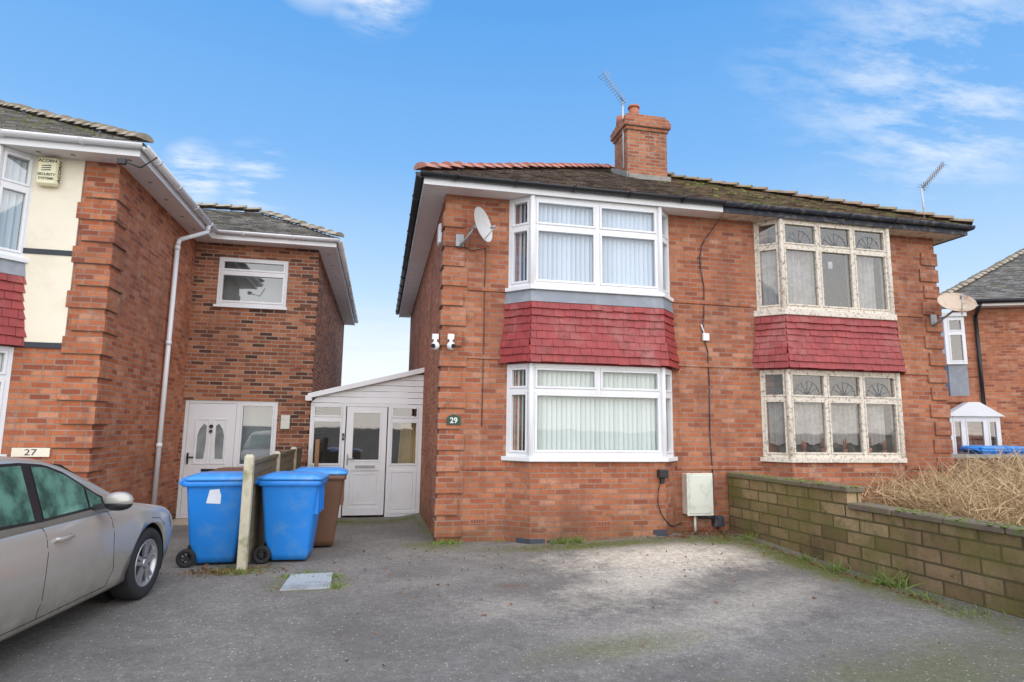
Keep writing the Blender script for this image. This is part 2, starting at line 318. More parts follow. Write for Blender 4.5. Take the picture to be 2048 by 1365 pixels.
# ------------------------------------------------------------ roofs etc.
TAN=.54
def sawroof(mb,quad,up,mat=0,step=ZR,lip=.016,tw=.34):
    e0,e1,t1,t0=[Vector(q) for q in quad]; H=t0.z-e0.z; n=max(1,int(H/step)); up=Vector(up)
    for i in range(n):
        a=i/n; b=(i+1)/n
        A=e0.lerp(t0,a); B=e1.lerp(t1,a); C=e1.lerp(t1,b); D=e0.lerp(t0,b)
        L=(B-A).length; k=max(1,min(40,int(L/tw)))
        for j in range(k):
            s0=j/k; s1=(j+1)/k; lp=up*(lip+U(-.004,.010))
            p=A.lerp(B,s0); q=A.lerp(B,s1); r=D.lerp(C,s1); t=D.lerp(C,s0)
            mb.poly([p+lp,q+lp,r,t],mat); mb.poly([p-up*.004,q-up*.004,q+lp,p+lp],mat)
def hiptiles(mb,p0,p1,r=.11,ln=.30,mat=0,flat=.65):
    p0=Vector(p0);p1=Vector(p1);d=p1-p0;L=d.length;d.normalize(); n=int(L/ln)
    side=Vector((d.y,-d.x,0)).normalized(); upv=side.cross(d)
    if upv.z<0: upv=-upv
    for i in range(n):
        a=p0+d*(i*ln-.02); b=p0+d*((i+1)*ln+.03)
        jr=U(.92,1.06); jo=side*U(-.015,.015)+upv*U(-.008,.012)
        rings=[]
        for p,rr,lift in((a,r*1.12*jr,.03),(b,r*.9*jr,0.0)):
            rings.append([p+jo+side*math.cos(t)*rr+upv*(math.sin(t)*rr*flat+lift) for t in [math.pi*k/8 for k in range(9)]])
        mb.loft(rings,mat,cap=True,closed=False)
def gutter(mb,pts,r=.06,mat=0):
    for a,b in zip(pts[:-1],pts[1:]):
        a=Vector(a);b=Vector(b);d=(b-a).normalized(); s_=Vector((d.y,-d.x,0))
        rings=[[p+s_*math.cos(t)*r+Vector((0,0,-math.sin(t)*r)) for t in [math.pi*k/8 for k in range(9)]]+[p+s_*math.cos(t)*(r-.008)+Vector((0,0,-math.sin(t)*(r-.008))) for t in [math.pi*k/8 for k in reversed(range(9))]] for p in(a,b)]
        mb.loft(rings,mat)
        L=(b-a).length; k=.5
        while k<L:
            q=a+d*k; rr=r+.012
            rings=[[p+s_*math.cos(t)*rr+Vector((0,0,-math.sin(t)*rr)) for t in [math.pi*j/8 for j in range(9)]] for p in(q-d*.02,q+d*.02)]
            mb.loft(rings,mat,closed=False); k+=.9
def quoins(mb,cx,cy,sx,z0,z1,w1=.36,w2=.30,t=.03,back=True,mat=0):
    z=z0;i=0
    while z+.22<z1:
        w=w1 if i%2==0 else w2; d=w2 if i%2==0 else w1
        h=.225; tt=t+U(-.004,.004)
        xa,xb=sorted((cx-sx*tt,cx+sx*(w+U(-.012,.012)))); mb.box(xa,xb,cy-tt,cy+.02,z,z+h,mat)
        xa,xb=sorted((cx-sx*tt,cx+sx*.02)); 
        if back: mb.box(xa,xb,cy+.02,cy+d,z,z+h,mat)
        z+=.30;i+=1
def winface(fr,gl,F,L,z0,z1,cells,th=.07,n1=0,sash=True,mf=0,mg=0,sw=.035):
    fr.holes(F,0,L,z0,z1,n1-th,n1,cells,mf)
    for (a,b,c,d) in cells:
        if sash:
            fr.holes(F,a+.001,b-.001,c+.001,d-.001,n1-th+.01,n1+.010,[(a+sw,b-sw,c+sw,d-sw)],mf)
        gl.poly([F.p(a,n1-.03,c),F.p(b,n1-.03,c),F.p(b,n1-.03,d),F.p(a,n1-.03,d)],mg)
def slats(mb,F,u0,u1,z0,z1,n,w=.09,ang=.68,mat=0):
    k=u0
    while k<u1:
        a=ang+U(-.12,.12); c=math.cos(a)*w/2; s_=math.sin(a)*w/2; z0j=z0+U(0,.01)
        mb.poly([F.p(k-c,n-s_,z0j),F.p(k+c,n+s_,z0j),F.p(k+c,n+s_,z1),F.p(k-c,n-s_,z1)],mat); k+=w*.82
def curtain(mb,F,u0,u1,z0,z1,n,amp=.025,per=.09,mat=0,sag=0):
    N=max(3,int((u1-u0)/.012)); pr=None
    for i in range(N+1):
        k=u0+(u1-u0)*i/N; d=n+amp*math.sin(k/per*6.28+math.sin(k*7)*1.2)
        zt=z1-sag*math.sin(math.pi*((k-u0)/(u1-u0))); zb=z0+.02*math.sin(k*23)
        if pr: mb.poly([F.p(pr[0],pr[1],pr[3]),F.p(k,d,zb),F.p(k,d,zt),F.p(pr[0],pr[1],pr[2])],mat,True)
        pr=(k,d,zt,zb)
def bayplan(cx,off=0,hf=1.03,hw=1.33,pr=.30):
    o=off; k=.414*o
    return [(cx-hw-o*1.1,0),(cx-hf-k,-pr-o),(cx+hf+k,-pr-o),(cx+hw+o*1.1,0)]
def tilehang(mb,cx,z0,z1,mat=0,rows=8):
    g_=(z1-z0)/rows
    for r in range(rows):
        zb=z0+r*g_; off=.05+.07*sm(1-(r/rows)*1.4)
        pl=bayplan(cx,off-.02)
        for s_ in range(3):
            F=Fr(pl[s_],pl[s_+1]); w=.168; k=-(w/2 if r%2 else 0)
            while k<F.L:
                a=max(0,k); b=min(F.L,k+w-.004)
                if b-a>.02:
                    j=U(-.006,.006); t0=.024+U(0,.009)
                    mb.hexa([F.p(a,t0,zb+j),F.p(b,t0,zb+j+U(-.004,.004)),F.p(b,.0,zb+j),F.p(a,.0,zb+j)],
                            [F.p(a,-.004,zb+g_*1.15),F.p(b,-.004,zb+g_*1.15),F.p(b,-.03,zb+g_*1.15),F.p(a,-.03,zb+g_*1.15)],mat)
                k+=w
def cells_cols(L,z0,z1,us,tz,b=.05,m=.05):
    e=[b]+sum([[u-m/2,u+m/2] for u in us],[])+[L-b]; out=[]
    for i in range(0,len(e),2):
        out.append((e[i],e[i+1],tz+m/2,z1-b)); out.append((e[i],e[i+1],z0+b,tz-m/2))
    return out

W=8.80; H=5.08; MX=W/2
# ================================================================= MAIN HOUSE
def eaves(house,x0,x1,xleft,xright,msof,mgut,mfas,ybk):
    e=.34
    a=x0-(e if xleft else 0); b=x1+(e if xright else 0)
    sf=MB(); sf.box(a,b,-e,0.0,H,H+.02)
    if xleft: sf.box(x0-e,x0,.0,ybk,H,H+.02)
    if xright: sf.box(x1,x1+e,.0,ybk,H,H+.02)
    sf.obj('soffit',msof,house)
    fs=MB(); fs.box(a-(.02 if xleft else 0),b+(.02 if xright else 0),-e-.02,-e,H-.015,H+.14)
    if xleft: fs.box(x0-e-.02,x0-e,-e,ybk,H-.015,H+.14)
    if xright: fs.box(x1+e,x1+e+.02,-e,ybk,H-.015,H+.14)
    fs.obj('fascia',mfas,house)
    gt=MB()
    gy=-e-.075; gzz=H+.13
    if xleft: pts=[(x0-e-.075,ybk,gzz),(x0-e-.075,gy,gzz),(x1+(e+.075 if xright else 0),gy,gzz)]
    else: pts=[(x0,gy,gzz),(x1+e+.075,gy,gzz),(x1+e+.075,ybk,gzz)]
    gutter(gt,pts); gt.obj('gutter',mgut,house)
house=thing('semi_detached_house','red brick semi with white bay windows and porch','house',(0,0,0))
w=MB(); w.box(0,MX,0,10.6,-.4,H)
w.prism(bayplan(2.3), -.3,1.13)
for z in(1.0,2.6,3.62): w.box(.36,.97,-.022,.0,z,z+.06); w.box(3.66,MX,-.022,0,z,z+.06)
w.obj('wall',M_brick,house)
q=MB(); quoins(q,0,0,1,.07,H-.02); q.obj('corner_quoins',M_brick,house,bevel=.006)
F=Fr(bayplan(2.3)[0],bayplan(2.3)[1])
for z in(-.08,.0):
    bb=MB(); bb.obox(F,.2,F.L+.002,.003,.006,z,z+.07); bb.obj('engineering_brick',M_blueb,house)
F=Fr(bayplan(2.3)[1],bayplan(2.3)[2])
for (a,z) in((.0,-.08),(.0,.0),(.25,-.02),(1.9,.02),(1.85,.09)):
    bb=MB(); bb.obox(F,a,a+.22,.003,.006,z,z+.068); bb.obj('engineering_brick',M_blueb,house)
for (x,y,z) in((.47,-.001,.24),(2.25,-.301,.22)):
    av=MB(); av.box(x,x+.225,y-.008,y,z,z+.075,0)
    for i in range(9): av.box(x+.015+i*.023,x+.025+i*.023,y-.0095,y-.008,z+.012,z+.063,1)
    av.obj('air_brick',[M_terra,M_dark],house)
def sill(house,cx,z0,z1,off,m):
    s_=MB(); p=bayplan(cx,off); s_.prism(p,z0,z1); return s_.obj('sill',m,house,bevel=.005)
def baywin(house,cx,z0,z1,lay,matf,matg,blind,blmat):
    pl=bayplan(cx,-.005); e=partempty('window',house)
    fr=MB();gl=MB();bl=MB();bk=MB(); old=matf is M_timber_old
    for s_ in range(3):
        F=Fr(pl[s_],pl[s_+1]); us,tz,special=lay[s_]
        b=.055 if not old else .05; m=.06
        if special: cells=special(F.L)
        else: cells=cells_cols(F.L,z0,z1,us,tz,b,m)
        winface(fr,gl,F,F.L,z0,z1,cells,th=.07,sash=True,sw=.028 if old else .034)
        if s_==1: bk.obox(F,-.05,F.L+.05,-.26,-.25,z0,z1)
        if blind=='slat': slats(bl,F,.07,F.L-.03,z0+.03,z1-.05,-.115 if s_==1 else -.10)
        else:
            cs=[c for c in cells if c[2]<z0+.1]
            for i,c in enumerate(cs):
                top_=tz+(.05 if blind=='net_up' else -.06)
                if blind=='net_up' and s_==1 and i==1: 
                    curtain(bl,F,c[0],c[0]+.06,c[2],top_,-.11); curtain(bl,F,c[1]-.05,c[1],c[2],top_,-.11); continue
                curtain(bl,F,c[0],c[1]-(.14 if i==2 and s_==1 else 0),c[2]+(.0 if blind=='net_up' else .16),top_,-.11,sag=.04 if s_==1 else 0)
    for (x,y) in pl[1:3]: fr.cyl((x,y,z0),(x,y,z1),.042,seg=8)
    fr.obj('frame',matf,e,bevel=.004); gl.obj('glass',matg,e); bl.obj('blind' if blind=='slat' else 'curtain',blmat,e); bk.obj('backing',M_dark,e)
    return e,pl
def up_main(L): 
    t=4.60; h=L/2; m=.035; return [(.06,h-m,t+.03,5.0),(h+m,L-.06,t+.03,5.0),(.06,h-m,3.75,t-.04),(h+m,L-.06,3.75,t-.04)]
def lo_main(L):
    t=2.14; h=L*.5; m=.03; return [(.06,h-m,t+.03,2.47),(h+m,L-.06,t+.03,2.47),(.06,L-.06,1.26,t-.04)]
baywin(house,2.3,3.68,H-.002,[([],4.60,None),([],4.6,up_main),([],4.6,None)],M_upvc,M_glass_up,'slat',M_blind)
baywin(house,2.3,1.19,2.53,[([],2.14,None),([],2.14,lo_main),([],2.14,None)],M_upvc,M_glass,'slat',M_blind_b)
sill(house,2.3,1.13,1.19,.06,M_upvc); sill(house,2.3,3.62,3.68,.06,M_upvc)
lf=MB(); lf.prism(bayplan(2.3,.045),3.44,3.62,0,bayplan(2.3,.02)); lf.obj('lead_flashing',M_lead,house)
th=MB(); th.prism(bayplan(2.3,.0),2.53,3.46,0); tilehang(th,2.3,2.545,3.46); th.obj('tile_hanging',M_redtile,house)
eaves(house,0,MX,True,False,M_soffit,M_black,M_upvc,10.9)
Zg=H+.15; AP=Zg+TAN*(MX+.39)
rf=MB(); e=.40
sawroof(rf,((-e,-e,Zg),(MX,-e,Zg),(MX,MX,AP),(MX-.001,MX,AP)),(0,-.5,1))
sawroof(rf,((-e,11,Zg),(-e,-e,Zg),(MX,MX,AP),(MX,11-MX-e,AP)),(-.5,0,1))
rf.poly([(-e,11,Zg),(MX,11,Zg),(MX,11-MX-e,AP)])
roof=rf.obj('roof',M_roof,house)
hp=MB(); hiptiles(hp,(-e,-e,Zg+.02),(MX,MX,AP+.02),r=.12); hp.obj('hip_tiles',M_hip_red,roof)
ch=MB(); ch.box(3.95,4.85,2.4,3.1,6.3,7.80); 
ch.box(3.92,4.88,2.37,3.13,7.80,7.875); ch.box(3.88,4.92,2.33,3.17,7.875,8.025); ch.box(3.91,4.89,2.36,3.14,8.025,8.10); ch.box(3.95,4.85,2.4,3.1,8.10,8.175)
ch.obj('chimney',brick('chimney_brick',REDL,(.40,.31,.24),stainamt=.6,bst=.9,white=.6,ms=.013),roof,bevel=.012)
fl=MB(); fl.box(3.93,4.87,2.30,2.38,6.68,6.80); fl.hexa([(3.89,2.3,6.66),(3.94,2.3,6.66),(3.94,3.15,7.1),(3.89,3.15,7.1)],[(3.89,2.3,6.82),(3.94,2.3,6.82),(3.94,3.15,7.26),(3.89,3.15,7.26)])
fl.obj('flashing',M_concrete_g,roof)
pt=MB(); pt.cyl((4.22,2.65,8.16),(4.22,2.65,8.42),.125,.105,seg=16); pt.cyl((4.22,2.65,8.42),(4.22,2.65,8.47),.125,.12,seg=16); pt.obj('chimney_pot',M_terra,roof)
pt=MB(); pt.cyl((4.05,2.95,8.16),(4.05,2.95,8.36),.11,.10,seg=14); pt.obj('chimney_pot',M_terra,roof)
fn=MB(); fn.cyl((4.22,2.65,8.14),(4.22,2.65,8.2),.19,.14,seg=12); fn.obj('chimney_flaunching',M_concrete_g,roof)
fn=MB()
for i in range(8): fn.tube([(4.62+.1*math.cos(i*.785),2.7+.1*math.sin(i*.785),8.16),(4.62+.1*math.cos(i*.785),2.7+.1*math.sin(i*.785),8.3)],.006)
fn.obj('chimney_guard',M_grey,roof)
# porch ------------------------------------------------
PY=3.55
F=Fr((-2.14,PY),(0,PY)); pf=MB(); pg=MB(); L=2.14
cells=[(.05,.60,1.76,1.98),(.05,.60,.84,1.70),(1.53,2.06,1.76,1.98),(1.53,2.06,.84,1.70)]
pf.holes(F,0,.66,-.14,2.03,-.07,0,cells[:2]); pf.holes(F,1.47,L,-.14,2.03,-.07,0,cells[2:]); pf.obox(F,.66,1.47,-.07,0,1.97,2.03)
for c in cells:
    pf.holes(F,c[0]+.001,c[1]-.001,c[2]+.001,c[3]-.001,-.06,.012,[(c[0]+.035,c[1]-.035,c[2]+.035,c[3]-.035)]); pg.poly([F.p(c[0],-.03,c[2]),F.p(c[1],-.03,c[2]),F.p(c[1],-.03,c[3]),F.p(c[0],-.03,c[3])])
for a,b in((.05,.60),(1.53,2.06)):
    pf.holes(F,a,b,-.08,.76,.0,.012,[(a+.05,b-.05,-.02,.70)]);
    pf.obox(F,a+.07,b-.07,.0,.008,.0,.68)
for i in range(5):
    zz=2.035+i*.12
    uL=max(0,(zz-2.12)/.56*L)
    if uL<L: pf.hexa([F.p(uL,.012,zz),F.p(L,.012,zz),F.p(L,-.04,zz),F.p(uL,-.04,zz)],[F.p(max(0,(zz+.115-2.12)/.56*L),.004,zz+.115) if zz+.115<2.68 else F.p(L-.01,.004,zz+.115),F.p(L,.004,zz+.115),F.p(L,-.04,zz+.115),F.p(min(L-.01,max(0,(zz+.115-2.12)/.56*L)),-.04,zz+.115)])
porch=partempty('porch',house)
pf.obj('frame',M_upvc,porch,bevel=.004); pg.obj('glass',M_glass_dim,porch)
pr=MB()
pr.hexa([(-2.2,PY-.12,2.10),(.0,PY-.12,2.67),(.0,8,2.67),(-2.2,8,2.10)],[(-2.2,PY-.12,2.20),(.0,PY-.12,2.77),(.0,8,2.77),(-2.2,8,2.20)]); pr.box(-2.24,-2.12,PY-.14,PY+.0,2.06,2.16)
pr.obj('porch_roof',M_upvc,porch,bevel=.006)
pd=MB(); D=(.68,1.45)
pd.holes(F,D[0],D[1],-.10,1.965,-.055,.006,[(D[0]+.11,D[1]-.11,.92,1.87),(D[0]+.11,D[1]-.11,.05,.74)])
pd.holes(F,D[0]+.10,D[1]-.10,.91,1.88,-.05,.016,[(D[0]+.135,D[1]-.135,.945,1.845)])
pd.obox(F,D[0]+.11,D[1]-.11,-.04,-.012,.05,.74); pd.holes(F,D[0]+.15,D[1]-.15,.1,.69,-.012,-.004,[(D[0]+.18,D[1]-.18,.13,.66)])
pd.obj('door',M_upvc,porch,bevel=.003)
x=MB(); x.poly([F.p(D[0]+.11,-.03,.92),F.p(D[1]-.11,-.03,.92),F.p(D[1]-.11,-.03,1.87),F.p(D[0]+.11,-.03,1.87)]); x.obj('door_glass',M_glass_dim,porch)
x=MB(); x.obox(F,D[0]+.035,D[0]+.065,.006,.02,.85,1.05); x.obox(F,D[0]+.04,D[0]+.16,.035,.05,.955,.98); x.obj('door_handle',M_grey,porch)
x=MB(); x.obox(F,D[0]+.2,D[1]-.2,.017,.03,.80,.84); x.obj('letterbox',M_grey,porch)
x=MB(); x.obox(F,.61,.65,.002,.03,1.32,1.45,1); x.obox(F,.62,.64,.0305,.033,1.36,1.40,0); x.obj('doorbell',[M_grey,M_black],porch)
x=MB(); x.box(-2.14,0,PY-.05,PY+.1,-.25,-.14); x.box(-1.7,-.2,PY-.35,PY-.05,-.30,-.17); x.obj('step',M_stone,porch,bevel=.01)
x=MB(); x.box(-2.1,-.02,6.0,6.05,-.2,2.1); x.obj('porch_back_wall',simple('porch_inner_wall',(.40,.36,.32),.8,var=.5,sc=2),porch)
x=MB()
for i in range(7): 
    a=-.12-.055*i; x.hexa([(a-.05,PY+.15,-.1),(a,PY+.15,-.1),(a,PY+.18,-.1),(a-.05,PY+.18,-.1)],[(a+.10-.05,PY+.3,1.6+.03*i),(a+.10,PY+.3,1.6+.03*i),(a+.10,PY+.33,1.6),(a+.05,PY+.33,1.6)])
top(x.obj('timber_planks',M_plank),'golden timber planks leaning inside the glazed porch','planks')
# small fixtures of main house
x=MB(); x.box(3.75,4.15,-.17,-.0,.34,.94); x.box(3.735,4.165,-.185,-.17,.325,.955); x.box(3.77,4.13,-.192,-.185,.36,.92)
mb_=top(x.obj('meter_box',M_meter,bevel=.008),'cream gas meter box fixed to the brick wall','meter box')
x=MB(); x.tube([(3.90,-.1,.34),(3.90,-.1,.06)],.02); x.obj('gas_pipe',M_meter,mb_)
x=MB(); x.tube([(4.0,-.06,.34),(4.0,-.06,.28),(4.3,-.06,.27),(4.3,-.06,.1)],.018); x.box(4.22,4.38,-.12,-.02,.15,.3); x.obj('meter_pipework',M_fascia_old,mb_)
def dish(name,label,c,nrm,r,mat,wall):
    n=Vector(nrm).normalized(); a=Vector((0,0,1)).cross(n).normalized(); b=n.cross(a); c=Vector(c); d=MB(); rings=[]
    for k in range(9):
        rr=r*k/8; rings.append([c+a*math.cos(t)*max(rr,.001)*.92+b*math.sin(t)*max(rr,.001)+n*(.28*rr*rr/r) for t in [2*math.pi*j/28 for j in range(28)]])
    r2=[[p+n*-.006 for p in q_] for q_ in rings]
    d.loft(rings,0,cap=False); d.loft(r2,0,cap=False); d.loft([rings[-1],r2[-1]],0,cap=False)
    o=top(d.obj(name,mat),label,'satellite dish')
    x=MB(); tip=c+n*r*.95-b*r*.35; x.tube([c-b*r*.95,tip],.008); x.cyl(tip,tip-n*.08,.022,.018); x.cyl(c,c-n*.1,.035); x.tube([c-n*.08,Vector(wall)+Vector((0,0,-.1)),Vector(wall)],.018)
    x.box(wall[0]-.06,wall[0]+.06,wall[1]-.012,wall[1]+.012,wall[2]-.09,wall[2]+.09); x.obj('dish_bracket',M_grey,o); return o
dish('satellite_dish','grey satellite dish on bracket by the corner quoins',(.47,-.30,4.52),(.76,-.62,.20),.27,M_dish,(.22,-.045,4.36))
dish('satellite_dish','rusty satellite dish fixed to the house corner',(8.70,-.42,3.76),(-.32,-.60,.72),.30,M_dish_r,(8.62,-.045,3.58))
for (cx,cy,fx,fy) in((-.10,-.06,-.6,-.8),(.12,-.12,.5,-.85)):
    x=MB(); x.box(cx-.045,cx+.045,cy-.02,cy+.09,2.85,2.93); x.cyl((cx,cy-.01,2.85),(cx,cy-.01,2.80),.025); x.ball((cx,cy-.03,2.755),.062)
    c1=top(x.obj('security_camera',M_whitep,bevel=.004),'white ball security camera bracketed on the house corner','camera','security cameras on the house corner')
    x=MB(); v=Vector((fx,fy,-.15)).normalized(); p=Vector((cx,cy-.03,2.755)); x.cyl(p+v*.04,p+v*.066,.036,.032); x.obj('camera_lens',M_black,c1)
x=MB(); x.box(-.07,-.0,.28,.50,4.40,4.72); top(x.obj('alarm_box',M_upvc,bevel=.02),'white alarm box high on the side wall','alarm box')
x=MB(); x.box(3.19,3.34,-.40,-.31,.90,1.02); x.box(3.23,3.30,-.36,-.31,.82,.90)
l1=top(x.obj('outdoor_light',M_black,bevel=.01),'small black outdoor floodlight on bay wall','light')
x=MB(); x.tube([(3.24,-.33,.85),(3.20,-.33,.72),(3.19,-.33,.55),(3.23,-.33,.40),(3.32,-.31,.28),(3.44,-.2,.2),(3.56,-.08,.16),(3.72,-.02,.2)],.007); x.obj('cable',M_black,l1)
x=MB(); x.tube([(.62,-.012,4.28),(.615,-.014,3.6),(.62,-.014,2.8),(.612,-.014,1.62)],.006); x.tube([(.22,-.02,4.30),(.4,-.03,4.22),(.62,-.012,4.28)],.006)
top(x.obj('cable',simple('brown_cable',(.09,.045,.03),.7)),'brown cable running down the brick wall from dish','cable')
x=MB(); pts=[(4.42,-.34,5.05),(4.38,-.1,4.9),(4.30,-.02,4.76),(4.2,-.015,4.6),(4.16,-.015,4.4),(4.17,-.015,4.2),(4.22,-.015,3.9),(4.21,-.015,3.6),(4.2,-.015,3.4),(4.17,-.015,3.15),(4.25,-.015,2.85),(4.26,-.015,2.3),(4.24,-.015,1.6),(4.27,-.015,.9),(4.25,-.015,.35)]; x.tube(pts,.008)
top(x.obj('cable',M_fascia_old),'dark loose cable hanging down the party line','cable')
x=MB(); x.box(4.16,4.27,-.05,-.01,3.02,3.14); x.tube([(4.19,-.03,3.14),(4.14,-.03,3.28)],.012); top(x.obj('junction_box',M_whitep,bevel=.005),'small white junction box hanging on wall cable','junction box')
def text(body,size,loc,rot,mat,parent,name='lettering',bold=0,sx=1):
    c=bpy.data.curves.new(name,'FONT'); c.body=body; c.size=size; c.align_x='CENTER'; c.align_y='CENTER'; c.extrude=.0015; c.offset=bold
    o=bpy.data.objects.new(name,c); COL.objects.link(o); bpy.context.view_layer.update()
    me=bpy.data.meshes.new_from_object(o.evaluated_get(bpy.context.evaluated_depsgraph_get())); bpy.data.objects.remove(o); me.materials.clear(); me.materials.append(mat)
    o=bpy.data.objects.new(name,me); COL.objects.link(o); o.location=loc; o.rotation_euler=rot; o.scale=(sx,1,1); o.parent=parent; return o
x=MB(); pl=[(.10,1.63),(.30,1.63),(.30,1.73),(.27,1.76),(.20,1.78),(.13,1.76),(.10,1.73)]
x.loft([[(a,-.045,b) for a,b in pl],[(a,-.032,b) for a,b in pl]],sm=False)
pq=top(x.obj('house_number_sign',M_green),'small dark green house number plaque reading 29','sign')
text('29',.11,(.20,-.0475,1.69),(math.pi/2,0,0),M_whitep,pq,bold=.002)
# ================================================================= NEIGHBOUR HOUSE
nh=thing('semi_detached_house','weathered brick semi with peeling timber bay windows','house',(MX,0,0))
NC=W-2.3
w=MB(); w.box(MX+.001,W,0,10.6,-.4,H); w.prism(bayplan(NC),-.3,1.13)
for z in(1.0,2.6,3.62): w.box(MX,NC-1.36,-.022,.0,z,z+.06); w.box(NC+1.36,W-.36,-.022,.0,z,z+.06)
w.obj('wall',M_brick_n,nh)
q=MB(); quoins(q,W,0,-1,.07,H-.02); q.obj('corner_quoins',M_brick_n,nh,bevel=.006)
def tri(z0,z1,t): 
    return lambda L:[(.05+i*(L-.1+.05)/3,.05+i*(L-.1+.05)/3+(L-.1+.05)/3-.05,a,b) for i in range(3) for a,b in((z0,t-.03),(t+.03,z1))]
for (z0,z1,t,kind) in((3.56,H-.002,4.62,'net_up'),(1.19,2.58,2.12,'net_lo')):
    e_,pl=baywin(nh,NC,z0,z1,[([],t,None),([],t,tri(z0+.06,z1-.06,t)),([],t,None)],M_timber_old,M_glass_old,kind,M_net)
    ld=MB()
    for s_ in range(3):
        F=Fr(pl[s_],pl[s_+1]); cs=[c for c in (tri(z0+.06,z1-.06,t)(F.L) if s_==1 else cells_cols(F.L,z0,z1,[],t,.05,.06)) if c[2]>t]
        for (a,b,c,d) in cs:
            a+=.03;b-=.03;c+=.03;d-=.03; ctr=((a+b)/2,c)
            for k in range(1,6):
                an=math.pi*k/6; R_=min((d-c)*.85,.5*(b-a)*.8)
                ld.tube([F.p(ctr[0],-.024,ctr[1]),F.p(ctr[0]+math.cos(an)*R_,-.024,ctr[1]+math.sin(an)*R_)],.003,seg=4)
            for R_ in(.06,min((d-c)*.85,.5*(b-a)*.8)):
                pp=[F.p(ctr[0]+math.cos(math.pi*k/10)*R_,-.024,ctr[1]+math.sin(math.pi*k/10)*R_) for k in range(11)]; ld.tube(pp,.003,seg=4)
            ld.tube([F.p(a,-.024,(c+d)/2),F.p(a+.06,-.024,(c+d)/2)],.003,seg=4)
    ld.obj('leaded_pattern',M_lead,e_)
sill(nh,NC,1.12,1.19,.05,M_timber_old); sill(nh,NC,3.46,3.56,.06,M_timber_old)
x=MB(); x.box(6.38,6.46,-.245,-.24,4.30,4.42); x.obj('hanging_card',M_paper,nh)
th=MB(); th.prism(bayplan(NC,.0),2.58,3.46,0); tilehang(th,NC,2.60,3.45); th.obj('tile_hanging',M_redtile,nh)
eaves(nh,MX+.002,W,False,True,M_soffit_old,M_fascia_old,M_fascia_old,10.9)
rf=MB()
sawroof(rf,((MX,-.4,Zg),(W+.4,-.4,Zg),(MX+.001,MX,AP),(MX,MX,AP)),(0,-.5,1))
sawroof(rf,((W+.4,-.4,Zg),(W+.4,11,Zg),(MX,11-MX-.4,AP),(MX,MX,AP)),(.5,0,1))
rf.poly([(W+.4,11,Zg),(MX,11,Zg),(MX,11-MX-.4,AP)])
nr=rf.obj('roof',M_roof_n,nh)
hp=MB(); hiptiles(hp,(W+.4,-.4,Zg+.02),(MX,MX,AP+.02),r=.11); hp.obj('hip_tiles',M_hip_brown,nr)
def moss_blobs(n,fn,r):
    x=MB()
    for i in range(n):
        p=fn(); s_=r*U(.4,1.3); x.ball(p,s_,(U(.8,1.5),U(.8,1.4),.32),seg=7,rg=4)
    return x
def fm():
    if random.random()<.7: x_=random.gauss(5.5,.5); y_=U(.6,MX)
    else: x_=U(4.5,9); y_=U(-.4,MX)
    y_=min(y_,8.8-x_); y_=max(y_,-.4); return (x_,y_,Zg+TAN*(y_+.4)+.006)
moss_blobs(130,fm,.04).obj('roof_moss',simple('bright_roof_moss',(.24,.29,.06),.95,var=.4,sc=12,bmp=.5),nr)
for (px_,w_) in((5.75,.05),(6.1,.09),(6.5,.08),(6.95,.1),(7.25,.07)):
    x=MB(); x.cyl((px_,-.225,1.25),(px_,-.225,1.25+w_),w_*.35,w_*.45); 
    for k in range(9): x.tube([(px_,-.22,1.25+w_),(px_+U(-.06,.06),-.22+U(-.02,.02),1.3+w_+U(.02,.12))],.007,seg=5)
    top(x.obj('potted_plant',M_terra),'small terracotta pot standing inside the window','plant pot','plant pots on the window sill')

# aerials
def aerial(label,base,mast,b0,b1,n=13,el=.11):
    x=MB(); x.tube([base,mast],.016); o=top(x.obj('tv_aerial',M_pole),label,'aerial')
    x=MB(); b0=Vector(b0);b1=Vector(b1); x.tube([b0,b1],.009); d=(b1-b0).normalized(); a=d.cross(Vector((.2,-1,.1))).normalized(); c=d.cross(a)
    for i in range(n):
        p=b0.lerp(b1,i/(n-1)); l=el*(1 if i>1 else 1.6)
        x.tube([p-(a*.6+c*.4)*l,p+(a*.6+c*.4)*l],.006,seg=5); x.tube([p-(a*.6-c*.5)*l*.7,p+(a*.6-c*.5)*l*.7],.006,seg=5)
    x.tube([mast,b0.lerp(b1,.7)],.01); x.obj('aerial_elements',M_grey,o); return o
aerial('grey television aerial strapped to the brick chimney',(3.93,2.55,7.0),(3.93,2.55,8.50),(3.52,2.6,9.10),(3.95,2.5,8.45),el=.12)
aerial('grey television aerial on the roof hip',(8.72,.05,5.45),(8.70,.05,6.05),(8.72,.05,6.05),(9.12,-.05,6.52),el=.10)

# ================================================================= LEFT HOUSE
LX=-4.43
lh=thing('semi_detached_house','brick house with cream render panel and side extension','house',(LX,0,0))
w=MB(); w.box(LX-4.4,LX,0,9,-.4,H); w.prism(bayplan(LX-2.3),-.3,1.13); w.box(LX-.98,LX-.40,-.022,0,1.0,1.06); w.obj('wall',M_brick_left,lh)
q=MB(); quoins(q,LX,0,-1,.07,H-.02,w1=.44,w2=.36,t=.03); q.obj('corner_quoins',M_brick_left,lh,bevel=.006)
x=MB(); x.box(LX-1.02,LX-.42,-.02,0,2.60,H); x.obj('render_panel',M_cream,lh)
for z in(3.75,2.53): x=MB(); x.box(LX-1.02,LX-.42,-.03,0,z,z+.07); x.obj('dark_band',M_slatein,lh)
LC=LX-2.3
baywin(lh,LC,3.68,H-.002,[([],4.60,None),([],4.6,up_main),([],4.6,None)],M_upvc,M_glass_dim,'slat',M_blind)
baywin(lh,LC,1.19,2.53,[([],2.14,None),([],2.14,lo_main),([],2.14,None)],M_upvc,M_glass,'slat',M_blind_b)
